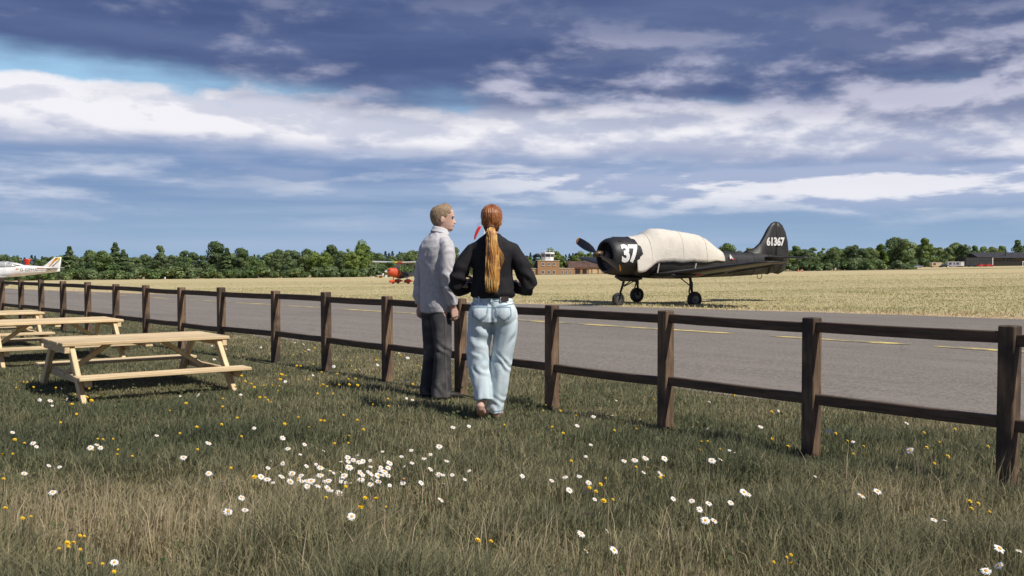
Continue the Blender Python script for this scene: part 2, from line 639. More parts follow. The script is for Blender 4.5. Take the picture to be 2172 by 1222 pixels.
M_LINE = line_material()
seg = -22.0
while seg < 62:                                  # worn centreline: painted pieces with bare gaps where it has rubbed off
    ln = rnd.uniform(2.2, 4.6)
    V = []; F = []
    n = int(ln / 0.4) + 2
    for i in range(n):
        r = seg + ln * i / (n - 1)
        w = 0.125 * (0.25 if i in (0, n - 1) else 1) + 0.02 * mnoise.noise(Vector((r * 2, 0, 0)))
        c = S_LINE + 0.04 * mnoise.noise(Vector((r * 0.3, 5, 0)))
        for d in (-w, w):
            x, y = sr(c + d, r)
            V.append((x, y, zof(x, y) + 0.029))
        if i: F.append((2 * i - 2, 2 * i - 1, 2 * i + 1, 2 * i))
    me = bpy.data.meshes.new("painted_line"); me.from_pydata(V, [], F); me.update()
    link("painted_line", me, taxiway, M_LINE)
    seg += ln + rnd.uniform(0.1, 0.9)

# runway far across the field
V = []; F = []
for i in range(81):
    x = -480 + 12 * i
    for d in (0, 9, 18):
        y = 372 - 0.055 * x + d
        V.append((x, y, zof(x, y) + 0.12))
    if i:
        for d in (0, 1):
            k = 3 * i + d
            F.append((k - 3, k, k + 1, k - 2))
me = bpy.data.meshes.new("runway"); me.from_pydata(V, [], F); me.update()
tag(link("runway", me, None, plain("far_asphalt", (0.085, 0.08, 0.08), 0.9)), kind="structure")

# ------------------------------------------------------------------ fence
M_FENCE = material("dark_stained_wood", (0.088, 0.054, 0.032), (0.235, 0.150, 0.088), 0.75, scale=5.0, stretch=(9, 9, 0.8),
                   lohi=(0.3, 0.72), bump=0.004, bscale=9.0, rnd=0.14, c3=(0.05, 0.034, 0.024), c3scale=3.0)
M_RAIL = material("dark_stained_rail", (0.055, 0.034, 0.021), (0.115, 0.072, 0.044), 0.75, scale=5.0, stretch=(0.8, 9, 9),
                  lohi=(0.3, 0.72), bump=0.003, bscale=9.0, rnd=0.12)
POSTS = [(5.10, 2.40), (4.32, 3.42), (3.53, 4.43), (2.73, 5.43), (1.94, 6.40), (1.155, 7.43)] + [(0.34 - 0.829 * k, 8.44 + 1.0 * k) for k in range(0, 5)]
POSTS += [(-3.92, 13.34), (-4.78, 14.31), (-5.65, 15.28), (-6.51, 16.25), (-7.38, 17.22), (-8.25, 18.19), (-9.11, 19.16),
          (-9.98, 20.12), (-10.86, 21.09), (-11.74, 22.04), (-12.62, 23.0), (-13.5, 23.96), (-14.38, 24.92), (-15.26, 25.88)]
fence = tag(empty("post_and_rail_fence", (POSTS[5][0], POSTS[5][1], 0)),
            "dark brown timber post and two rail fence along the taxiway edge", "fence")
fo = Vector(fence.location)
postme = bevel_mesh(MB().box((0, 0, 0.35), (0.092, 0.092, 1.10)).mesh("post"), 0.006)
postme.materials.append(M_FENCE)
zr = []
for i, (x, y) in enumerate(POSTS):
    a = math.atan2(FD[1], FD[0]) + rnd.uniform(-0.04, 0.04)
    dz = rnd.uniform(-0.018, 0.018)
    link("post", postme, fence, None, Vector((x, y, dz)) - fo, (rnd.uniform(-0.008, 0.008), rnd.uniform(-0.008, 0.008), a))
    zr.append(dz)
for i in range(len(POSTS) - 1):
    a = Vector(POSTS[i] + (0,)); b = Vector(POSTS[i + 1] + (0,))
    d = (b - a); L = d.length; d.normalize()
    st = rnd.uniform(-0.008, 0.008)
    for hgt in (0.828, 0.360):
        rb = MB()
        cz, cy = rnd.uniform(-0.007, 0.004), rnd.uniform(-0.006, 0.006)
        rings = []
        for q in range(9):
            u = -1 + q / 4; k_ = 1 - u * u
            rings.append([Vector((u * (L - 0.045) / 2, a_ * 0.022 + cy * k_, b_ * (0.033 + 0.0015 * mnoise.noise(Vector((u * 3, i, hgt)))) + cz * k_)) for a_, b_ in ((-0.85, -1), (0.85, -1), (1, -0.85), (1, 0.85), (0.85, 1), (-0.85, 1), (-1, 0.85), (-1, -0.85))])
        me = rb.loft(rings).mesh("rail")
        p = (a + b) / 2 + Vector((0, 0, hgt + st + rnd.uniform(-0.004, 0.004)))
        link("rail", me, fence, M_RAIL, p - fo, (0, rnd.uniform(-0.004, 0.004), math.atan2(d.y, d.x)))

# ------------------------------------------------------------------ picnic tables
M_PINE = material("fresh_pine", (0.70, 0.545, 0.325), (0.52, 0.365, 0.19), 0.66, scale=3.0, stretch=(0.7, 14, 14),
                  lohi=(0.40, 0.74), bump=0.002, bscale=8.0, rnd=0.14, spec=0.25, c3=(0.60, 0.44, 0.25), c3scale=4.0)
M_KNOT = plain("bolt_steel", (0.25, 0.22, 0.18), 0.5)


def plank(name, parent, a, b, w, t, up=(0, 0, 1), mat=None, bev=0.005):
    a = Vector(a); b = Vector(b); d = b - a; L = d.length; d.normalize()
    s = d.cross(Vector(up)); s.normalize(); u = s.cross(d)
    me = bevel_mesh(MB().box((0, 0, 0), (L, w, t)).mesh(name), bev)
    o = link(name, me, parent, mat or M_PINE)
    o.location = (a + b) / 2
    o.rotation_euler = Matrix((d, -s, u)).transposed().to_euler() if False else Matrix((d, u.cross(d), u)).transposed().to_euler()
    return o


def picnic_table(loc, rz):
    t = empty("picnic_table", loc, rz)
    L, W, top, bo, bz, fo_, fl = 1.57, 0.89, 0.515, 0.80, 0.235, 0.76, 0.44 * 1.57
    n = 5
    pw = W / n
    for i in range(n):
        y = -W / 2 + pw * (i + 0.5)
        e = rnd.uniform(-0.006, 0.006)
        plank("tabletop_plank", t, (-L / 2 + e, y, top - 0.016), (L / 2 + e, y, top - 0.016), pw - 0.007, 0.032)
    for s in (-1, 1):
        for k in (0, 1):
            y = s * (bo + 0.0 - 0.062 + 0.124 * k - 0.03)
            plank("seat_plank", t, (-L / 2 + 0.04, y, bz - 0.015), (L / 2 + 0.05, y, bz - 0.015), 0.118, 0.030)
    for e in (-1, 1):
        x = e * fl
        plank("top_bearer", t, (x + e * 0.048, -W / 2 + 0.015, top - 0.065), (x + e * 0.048, W / 2 - 0.015, top - 0.065), 0.046, 0.066)
        plank("seat_bearer", t, (x + 0.048, -bo - 0.02, bz - 0.063), (x + 0.048, bo + 0.02, bz - 0.063), 0.046, 0.066)
        for s in (-1, 1):
            plank("leg", t, (x - e * 0.001, s * (W / 2 - 0.10), top - 0.034), (x - e * 0.001, s * (fo_ + 0.06), -0.04), 0.046, 0.085, (0, s, 0.4))
        plank("brace", t, (x - e * 0.02, 0, bz - 0.055), (x - e * 0.46, 0, top - 0.034), 0.05, 0.046)
    plank("centre_batten", t, (0, -W / 2 + 0.02, top - 0.052), (0, W / 2 - 0.02, top - 0.052), 0.07, 0.038)
    return t


for loc, rz, lab in (((-3.73, 9.81, 0), R(37), "pale pine picnic table in front, whole, with flowers round its feet"),
                     ((-5.93, 12.70, 0), R(37), "pale pine picnic table between the other two tables"),
                     ((-7.85, 14.60, 0), R(37), "pale pine picnic table deepest in the row, beside the fence posts")):
    tag(picnic_table(loc, rz), lab, "picnic table", "pine picnic tables on the grass")

# ------------------------------------------------------------------ aircraft
def airfoil(n=9):
    up = []; lo = []
    for i in range(n):
        t = (1 - math.cos(math.pi * i / (n - 1))) / 2
        th = 5 * (0.2969 * math.sqrt(t) - 0.126 * t - 0.3516 * t * t + 0.2843 * t ** 3 - 0.1036 * t ** 4)
        up.append((t, th)); lo.append((t, -0.75 * th))
    return up + lo[1:-1][::-1]


AF = airfoil()


def wing_mb(secs, mb=None):
    """secs: (y, x leading edge, chord, z, thickness)"""
    mb = mb or MB()
    rings = [[Vector((xl - t * c, y, z + th * q)) for t, q in AF] for (y, xl, c, z, th) in secs]
    return mb.loft(rings)


def fus_mb(secs, n=24, mb=None):
    """secs: (x, half width, z bottom, z top, power)"""
    mb = mb or MB()
    rings = []
    for (x, w, zb, zt, p) in secs:
        ring = []
        for k in range(n):
            a = 2 * math.pi * k / n
            c, d = math.cos(a), math.sin(a)
            c = math.copysign(abs(c) ** (2 / p), c); d = math.copysign(abs(d) ** (2 / p), d)
            ring.append(Vector((x, w * c, (zb + zt) / 2 + (zt - zb) / 2 * d)))
        rings.append(ring)
    return mb.loft(rings)


def slab_mb(outline, y0, th, thin=0.25, mb=None):
    """upright fin of lens-like section from an (x, z) outline"""
    mb = mb or MB()
    cx = sum(p[0] for p in outline) / len(outline); cz = sum(p[1] for p in outline) / len(outline)
    n = len(outline)
    rings = []
    for y, k in ((-th / 2, 0.80), (-th * thin / 2, 1.0), (th * thin / 2, 1.0), (th / 2, 0.80)):
        rings.append([Vector((cx + (x - cx) * k, y0 + y, cz + (z - cz) * k)) for x, z in outline])
    return mb.loft(rings)


def wheel_parts(name, parent, c, r, w, m_tyre, m_rim, axis=(0, 1, 0)):
    """wheel in the plane across axis y"""
    prof = [(r * 0.55, -w * 0.38), (r * 0.82, -w * 0.5), (r * 0.96, -w * 0.34), (r, 0), (r * 0.96, w * 0.34), (r * 0.82, w * 0.5), (r * 0.55, w * 0.38)]
    rings = []
    for k in range(24):
        a = 2 * math.pi * k / 24
        rings.append([Vector((q * math.cos(a), y, q * math.sin(a))) for q, y in prof])
    mb = MB()
    n = len(prof)
    for ring in rings: mb.v += [tuple(p) for p in ring]
    for i in range(24):
        for j in range(n):
            mb.f.append((i * n + j, i * n + (j + 1) % n, ((i + 1) % 24) * n + (j + 1) % n, ((i + 1) % 24) * n + j))
    wh = mb.build(name, m_tyre, parent, True, c)
    rim = MB()
    rim.tube([(0, -w * 0.36, 0), (0, -w * 0.28, 0), (0, w * 0.28, 0), (0, w * 0.36, 0)], [r * 0.5, r * 0.56, r * 0.56, r * 0.5], 20)
    rim.tube([(0, -w * 0.5, 0), (0, w * 0.5, 0)], r * 0.16, 12)
    for k in range(5):
        a = 2 * math.pi * k / 5
        rim.tube([(r * 0.34 * math.cos(a), -w * 0.39, r * 0.34 * math.sin(a)), (r * 0.34 * math.cos(a), w * 0.39, r * 0.34 * math.sin(a))], r * 0.05, 6)
    rim.build("rim", m_rim, wh, False)
    return wh


def text_mesh(txt, size, bold=0.0, spacing=1.0, sub=0):
    cu = bpy.data.curves.new("lettering", 'FONT')
    cu.body = txt; cu.size = size; cu.offset = bold; cu.space_character = spacing
    cu.align_x = 'CENTER'; cu.align_y = 'CENTER'
    cu.resolution_u = 4
    o = bpy.data.objects.new("lettering", cu)
    COL.objects.link(o)
    dg = bpy.context.evaluated_depsgraph_get(); dg.update()
    me = bpy.data.meshes.new_from_object(o.evaluated_get(dg))
    bpy.data.objects.remove(o)
    if sub:
        bm = bmesh.new(); bm.from_mesh(me)
        bmesh.ops.triangulate(bm, faces=bm.faces)
        for _ in range(sub):
            lng = [e for e in bm.edges if e.calc_length() > size * 0.12]
            bmesh.ops.subdivide_edges(bm, edges=lng, cuts=1)
            bmesh.ops.triangulate(bm, faces=bm.faces)
        bm.to_mesh(me); bm.free()
    return me


M_BLACK = material("black_aircraft_paint", (0.017, 0.016, 0.016), (0.036, 0.032, 0.029), 0.50, scale=2.2, lohi=(0.35, 0.8), bump=0.004, bscale=7.0, spec=0.45)
M_BELLY = material("grass_lit_underside", (0.06, 0.053, 0.045), (0.10, 0.088, 0.07), 0.30, scale=3.0, bump=0.004, bscale=5.0, spec=0.6, stretch=(0.5, 3, 1))  # lighter warm tone puts grass-reflected light into the flap and aileron colour
M_TYRE = material("tyre_rubber", (0.022, 0.021, 0.02), (0.045, 0.042, 0.038), 0.85, scale=12)
M_RIM = plain("grey_rim", (0.12, 0.12, 0.125), 0.45, metal=0.5)
M_STEEL = plain("dark_strut_steel", (0.03, 0.03, 0.032), 0.4, metal=0.4)
M_WHITE = plain("white_marking_paint", (0.80, 0.79, 0.77), 0.5)
M_TIP = plain("orange_blade_tip", (0.85, 0.33, 0.02), 0.45)
M_BLADE = plain("dark_grey_blade", (0.022, 0.023, 0.028), 0.4)
M_BRASS = plain("oily_brass_hub", (0.10, 0.068, 0.036), 0.45, metal=0.6)
M_COVER = material("cream_canvas_cover", (0.62, 0.575, 0.50), (0.52, 0.475, 0.41), 0.85, scale=2.5, lohi=(0.45, 0.85), bump=0.012, bscale=4.5, bstretch=(1, 1, 1.6), spec=0.15)
M_RED = plain("red_paint", (0.62, 0.035, 0.02), 0.45)


def trainer_aircraft(loc, rz):
    t = empty("trainer_aircraft", loc, rz)
    Y = lambda *a: a
    body = fus_mb([(1.36, 0.54, 0.90, 1.98, 2.0), (1.0, 0.53, 0.82, 1.92, 2.1), (0.4, 0.50, 0.78, 1.80, 2.2), (-0.5, 0.47, 0.76, 1.72, 2.2),
                   (-1.4, 0.43, 0.79, 1.66, 2.2), (-2.2, 0.37, 0.80, 1.61, 2.1), (-3.0, 0.30, 0.82, 1.57, 2.0), (-3.8, 0.21, 0.86, 1.54, 2.0),
                   (-4.3, 0.13, 0.90, 1.50, 2.0), (-4.6, 0.06, 0.98, 1.44, 2.0)], 28).build("fuselage", M_BLACK, t, True)
    for x in (-2.55, -3.35, -4.05):       # riveted frame bands
        w = 0.385 - 0.096 * (-2.2 - x); zb = 0.80 + 0.034 * (-2.2 - x) - 0.008; zt = 1.61 - 0.05 * (-2.2 - x) + 0.012
        fus_mb([(x + 0.02, w, zb, zt, 2.1), (x - 0.02, w, zb, zt, 2.1)], 28).build("frame_band", M_BLACK, body, True)
    # radial engine cowling: an open barrel with a rounded lip
    prof = [(1.30, 0.555), (1.50, 0.565), (1.75, 0.565), (1.95, 0.55), (2.08, 0.52), (2.16, 0.475), (2.18, 0.44), (2.15, 0.415), (2.02, 0.40)]
    zc = 1.455
    rings = [[Vector((x, r * math.cos(2 * math.pi * k / 36), zc + r * math.sin(2 * math.pi * k / 36))) for k in range(36)] for x, r in prof]
    cowl = MB().loft(rings, cap=False).build("cowling", M_BLACK, t, True)
    for a in (52, 90, 128):
        a = R(a)
        MB().bar((1.34, 0.558 * math.cos(a), zc + 0.558 * math.sin(a)), (1.92, 0.563 * math.cos(a), zc + 0.563 * math.sin(a)), 0.03, 0.02,
                 (0, math.cos(a), math.sin(a))).build("cowl_seam", M_BLACK, cowl)
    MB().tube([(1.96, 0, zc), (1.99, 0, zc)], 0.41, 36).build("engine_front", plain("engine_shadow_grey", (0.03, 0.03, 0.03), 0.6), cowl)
    for k in range(18):                   # cooling gills behind the lip
        a = 2 * math.pi * k / 18
        c, s = math.cos(a), math.sin(a)
        MB().bar((2.02, 0.15 * c, zc + 0.15 * s), (2.05, 0.39 * c, zc + 0.39 * s), 0.075, 0.012, (1, 0.35 * -s, 0.35 * c)).build("gill", M_STEEL, cowl)
    MB().tube([(1.99, 0, zc), (2.12, 0, zc), (2.22, 0, zc)], [0.17, 0.15, 0.11], 20).build("gear_case", plain("engine_grey", (0.10, 0.095, 0.09), 0.45, metal=0.4), cowl, True)
    ch = MB().tube([(1.75, 0, 0.86), (1.55, 0, 0.80), (1.15, 0, 0.79), (0.9, 0, 0.80)], [(0.10, 0.05), (0.17, 0.09), (0.17, 0.09), (0.12, 0.05)], 14, (0, 1, 0)).build("oil_cooler", M_BLACK, t, True)
    MB().tube([(1.42, -0.22, 0.93), (1.34, -0.25, 0.80), (1.18, -0.26, 0.76)], 0.045, 10).build("exhaust_pipe", M_STEEL, t, True)
    # propeller
    hub = empty("propeller", (2.40, 0, zc + 0.07)); hub.parent = t
    hubm = MB().tube([(-0.20, 0, 0), (-0.02, 0, 0), (0.05, 0, 0), (0.13, 0, 0), (0.16, 0, 0)], [0.085, 0.10, 0.085, 0.05, 0.02], 16).build("hub", M_BRASS, hub, True)
    for s in (1, -1):
        rings = []; tips = []
        for r, w, th, tw in ((0.06, 0.07, 0.07, 70), (0.22, 0.10, 0.06, 50), (0.40, 0.20, 0.045, 36), (0.65, 0.25, 0.032, 28), (0.90, 0.25, 0.024, 23), (1.10, 0.225, 0.016, 20), (1.17, 0.21, 0.012, 20)):
            rr = []
            for k in range(12):
                a = 2 * math.pi * k / 12
                u, v = 0.5 * w * math.cos(a), 0.5 * th * math.sin(a)
                tw_ = R(tw)
                rr.append(Vector((u * math.sin(tw_) + v * math.cos(tw_), r, u * math.cos(tw_) - v * math.sin(tw_))))
            rings.append(rr)
        tw_ = R(20)
        for r, w, th in ((1.165, 0.214, 0.0135), (1.21, 0.195, 0.010), (1.24, 0.14, 0.008), (1.255, 0.05, 0.006)):
            tips.append([Vector((0.5 * w * math.cos(2 * math.pi * k / 12) * math.sin(tw_) + 0.5 * th * math.sin(2 * math.pi * k / 12) * math.cos(tw_), r,
                                 0.5 * w * math.cos(2 * math.pi * k / 12) * math.cos(tw_) - 0.5 * th * math.sin(2 * math.pi * k / 12) * math.sin(tw_))) for k in range(12)])
        ang = R(-19) if s > 0 else R(161)
        b = MB().loft(rings).build("blade", M_BLADE, hub, True, (0, 0, 0), (ang, 0, 0))
        MB().loft(tips).build("blade_tip", M_TIP, hub, True, (0, 0, 0), (ang, 0, 0))
    # wings
    for s in (1, -1):
        secs = []
        for q, ch_, xl in ((0.30, 2.05, 0.80), (0.55, 2.0, 0.78), (1.5, 1.78, 0.68), (3.0, 1.42, 0.52), (4.2, 1.14, 0.40), (4.48, 0.98, 0.33), (4.60, 0.74, 0.22), (4.65, 0.42, 0.08)):
            z = 0.845 + q * 0.110
            secs.append((s * q, xl, ch_, z, 0.115 * 2.0 * (ch_ / 2.05) * (0.9 if q < 4.3 else 0.7)))
        wg = wing_mb(secs).build("wing", M_BLACK, t, True)
        # flap and aileron, slightly proud of the trailing edge below
        for a, b, nm in ((0.6, 1.75, "flap"), (2.1, 4.2, "aileron")):
            ca = lambda q: (0.845 + q * 0.110, np.interp(q, (0.3, 4.2), (0.80, 0.40)) - np.interp(q, (0.3, 4.2), (2.05, 1.14)))
            za, xa = ca(a); zb_, xb = ca(b)
            MB().add([(xa - 0.02, s * a, za - 0.004), (xb - 0.02, s * b, zb_ - 0.004), (xb + 0.26, s * b, zb_ - 0.045), (xa + 0.34, s * a, za - 0.06),
                      (xa - 0.02, s * a, za - 0.016), (xb - 0.02, s * b, zb_ - 0.016), (xb + 0.26, s * b, zb_ - 0.075), (xa + 0.34, s * a, za - 0.095)],
                     [(0, 1, 2, 3), (7, 6, 5, 4), (0, 4, 5, 1), (1, 5, 6, 2), (2, 6, 7, 3), (3, 7, 4, 0)]).build(nm, M_BELLY, wg)
        # undercarriage bay bulge with its small red sign
        MB().ball((0.30, s * 1.36, 0.915), (0.50, 0.17, 0.09), 16, 8).build("wheel_bay", M_BLACK, wg, True)
        MB().box((-0.10, s * 1.50, 0.925), (0.22, 0.02, 0.035)).build("warning_stripe", M_RED, wg)
        # main leg
        lg = empty("main_leg", (0, 0, 0)); lg.parent = t
        MB().tube([(0.12, s * 1.34, 0.98), (0.05, s * 1.35, 0.62), (0.0, s * 1.36, 0.23)], [0.045, 0.040, 0.030], 12).build("oleo_strut", M_STEEL, lg, True)
        MB().tube([(0.06, s * 1.35, 0.72), (0.05, s * 1.35, 0.56)], 0.055, 12).build("collar", M_STEEL, lg)
        MB().tube([(0.55, s * 1.32, 0.92), (0.08, s * 1.35, 0.60)], 0.018, 8).build("drag_brace", M_STEEL, lg)
        MB().bar((0.10, s * 1.36, 0.58), (0.14, s * 1.36, 0.42), 0.05, 0.02).bar((0.14, s * 1.36, 0.42), (0.03, s * 1.36, 0.27), 0.05, 0.02).build("scissor_link", M_STEEL, lg)
        MB().tube([(0, s * 1.30, 0.22), (0, s * 1.52, 0.22)], 0.022, 10).build("axle", M_STEEL, lg)
        w = wheel_parts("wheel", t, (0, s * 1.44, 0.21), 0.235, 0.17, M_TYRE, M_RIM)
    # nose leg
    lg = empty("nose_leg", (0, 0, 0)); lg.parent = t
    MB().tube([(1.42, 0, 0.95), (1.52, 0, 0.62), (1.66, 0, 0.24)], [0.042, 0.038, 0.028], 12).build("oleo_strut", M_STEEL, lg, True)
    MB().tube([(0.92, 0.14, 0.84), (1.50, 0.03, 0.56)], 0.016, 8).tube([(0.92, -0.14, 0.84), (1.50, -0.03, 0.56)], 0.016, 8).build("drag_brace", M_STEEL, lg)
    for s in (1, -1):
        MB().bar((1.63, s * 0.09, 0.34), (1.68, s * 0.09, 0.19), 0.03, 0.045).build("fork", M_STEEL, lg)
    MB().bar((1.63, -0.10, 0.35), (1.63, 0.10, 0.35), 0.05, 0.04).build("fork_crown", M_STEEL, lg)
    wheel_parts("wheel", t, (1.68, 0, 0.18), 0.20, 0.14, M_TYRE, M_RIM)
    # tail
    fin = [(-3.05, 1.55), (-3.45, 1.64), (-3.72, 1.83), (-3.93, 2.12), (-4.08, 2.36), (-4.22, 2.50), (-4.36, 2.56), (-4.40, 2.56), (-4.40, 1.30), (-3.9, 1.20)]
    slab_mb(fin, 0, 0.13, 0.35).build("fin", M_BLACK, t, True)
    rud = [(-4.41, 2.555), (-4.53, 2.54), (-4.68, 2.44), (-4.82, 2.22), (-4.92, 1.92), (-4.96, 1.62), (-4.94, 1.34), (-4.86, 1.10), (-4.72, 0.93), (-4.52, 0.86), (-4.30, 0.90), (-4.30, 1.2), (-4.41, 1.30)]
    slab_mb(rud, 0, 0.10, 0.3).build("rudder", M_BLACK, t, True)
    for s in (1, -1):
        secs = [(s * q, xl, c, 1.40 + 0.01 * q, 0.09 * c) for q, xl, c in ((0.05, -3.78, 0.98), (0.5, -3.84, 0.93), (1.1, -3.93, 0.80), (1.42, -4.0, 0.66), (1.56, -4.1, 0.42), (1.60, -4.2, 0.2))]
        wing_mb(secs).build("tailplane", M_BLACK, t, True)
    # tie down ring under the tail
    ring = [(-3.75 + 0.10 * math.cos(a), 0, 0.82 + 0.10 * math.sin(a)) for a in [R(q) for q in range(-200, 25, 20)]]
    MB().tube(ring, 0.012, 6, (0, 1, 0)).build("tail_ring", M_STEEL, t, True)
    # canvas cover over the canopy and engine bay
    st = [(1.40, 0.578, 1.00, 2.035, 2.0), (1.30, 0.59, 0.97, 2.04, 2.05), (1.12, 0.60, 1.01, 2.06, 2.1), (0.95, 0.59, 1.12, 2.10, 2.1), (0.75, 0.57, 1.24, 2.20, 2.2), (0.50, 0.56, 1.28, 2.29, 2.5),
          (0.15, 0.55, 1.29, 2.27, 2.6), (-0.3, 0.545, 1.28, 2.22, 2.6), (-0.8, 0.53, 1.27, 2.16, 2.6), (-1.15, 0.51, 1.28, 2.11, 2.5), (-1.45, 0.48, 1.28, 1.99, 2.3),
          (-1.65, 0.45, 1.29, 1.87, 2.2), (-1.85, 0.43, 1.30, 1.72, 2.1), (-1.98, 0.42, 1.31, 1.66, 2.1)]
    xs = [q[0] for q in st]
    rings = []
    nu = 84
    for i in range(nu + 1):
        x = 1.40 + (-1.98 - 1.40) * i / nu
        g = lambda j: float(np.interp(-x, [-q for q in xs], [q[j] for q in st]))
        w, zb, zt, p = g(1), g(2), g(3), g(4)
        ring = []
        for k in range(41):
            a = math.pi * k / 40
            c, d = math.cos(a), math.sin(a)
            c = math.copysign(abs(c) ** (2 / p), c); d = abs(d) ** (2 / p)
            zz = zb + (zt - zb) * d
            hem = 0.035 * mnoise.noise(Vector((x * 2.2, math.copysign(1, c), 3))) * (1 - d) ** 2
            wv = 0.006 * mnoise.noise(Vector((x * 3.0, c * 2.0, zz * 2.2))) + 0.024 * (0.25 - abs(mnoise.noise(Vector((x * 5.0 + zz * 3.2, c * 1.2, zz * 3.0)))))
            sag = -0.030 * math.exp(-((x - 0.80) / 0.10) ** 2) * d
            ring.append(Vector((x, w * c * (1 + wv), zz + hem + wv * d + sag)))
        rings.append(ring)
    cm = MB().loft(rings, cap=False, closed=False).mesh("canvas_cover")
    bm = bmesh.new(); bm.from_mesh(cm); bmesh.ops.recalc_face_normals(bm, faces=bm.faces)
    bmesh.ops.solidify(bm, geom=list(bm.faces), thickness=0.012); bm.to_mesh(cm); bm.free()
    cover = link("canvas_cover", cm, t, M_COVER, smooth=True)
    cover["label"] = "cream canvas cover strapped over the canopy"
    for x in (0.86, -0.30, -1.22):        # sewn seams run over the cover
        g = lambda j: float(np.interp(-x, [-q for q in xs], [q[j] for q in st]))
        pts = []
        for k in range(41):
            a = math.pi * k / 40
            c, d = math.cos(a), math.sin(a)
            c = math.copysign(abs(c) ** (2 / g(4)), c); d = abs(d) ** (2 / g(4))
            pts.append((x, (g(1) + 0.004) * c, g(2) + (g(3) + 0.004 - g(2)) * d))
        MB().tube(pts, 0.0055, 5, (1, 0, 0)).build("seam", M_COVER, cover, True)
    for x in (0.62, -0.75):               # straps under the belly
        MB().bar((x, 0.56, 1.24), (x, 0.46, 0.90), 0.04, 0.006, (0, 1, 0)).build("strap", M_COVER, cover)
    # small white flash with a red corner behind the cover
    MB().add([(-2.20, 0.385, 1.36), (-2.20, 0.372, 1.52), (-2.36, 0.372, 1.36)], [(0, 1, 2)]).build("white_flash", M_WHITE, t)
    MB().add([(-2.24, 0.392, 1.345), (-2.24, 0.388, 1.40), (-2.40, 0.376, 1.345)], [(0, 1, 2)]).build("red_flash", M_RED, t)
    # markings
    me = text_mesh("37", 0.70, 0.034, 0.92, 3)
    for v in me.vertices:
        a = (v.co.y) / 0.572 + R(7)
        v.co = Vector((1.67 - v.co.x * 0.86, 0.574 * math.cos(a), zc + 0.574 * math.sin(a)))
    me.materials.append(M_WHITE)
    link("number_37", me, cowl)
    me = text_mesh("61367", 0.37, 0.016, 0.95)
    for v in me.vertices:
        v.co = Vector((-4.34 - v.co.x * 0.84, 0.071, 1.90 + v.co.y * 0.95))
    me.materials.append(M_WHITE)
    link("number_61367", me, t)
    me = text_mesh("61367", 0.37, 0.016, 0.95)
    for v in me.vertices:
        v.co = Vector((-4.34 + v.co.x * 0.84, -0.071, 1.90 + v.co.y * 0.95))
    me.materials.append(M_WHITE)
    link("number_61367", me, t)
    return t


yk = trainer_aircraft((4.62, 30.0, zof(4.62, 30.0) + 0.0), R(208))
yk.rotation_euler = (R(-1.0), R(0.3), R(208))
tag(yk, "black piston trainer aircraft with cream canvas cover and number 37", "aircraft")

M_PLANEW = plain("white_aircraft_paint", (0.80, 0.79, 0.77), 0.35, coat=0.3)
M_GLASS = plain("tinted_canopy", (0.42, 0.43, 0.42), 0.15, spec=0.7)
M_ORANGE = plain("orange_stripe", (0.72, 0.30, 0.03), 0.4)
M_YELLOW = plain("yellow_stripe", (0.85, 0.58, 0.04), 0.4)
M_GREY = plain("dark_grey_stripe", (0.05, 0.05, 0.055), 0.4)
M_LETTER = plain("dark_lettering", (0.06, 0.06, 0.065), 0.5)


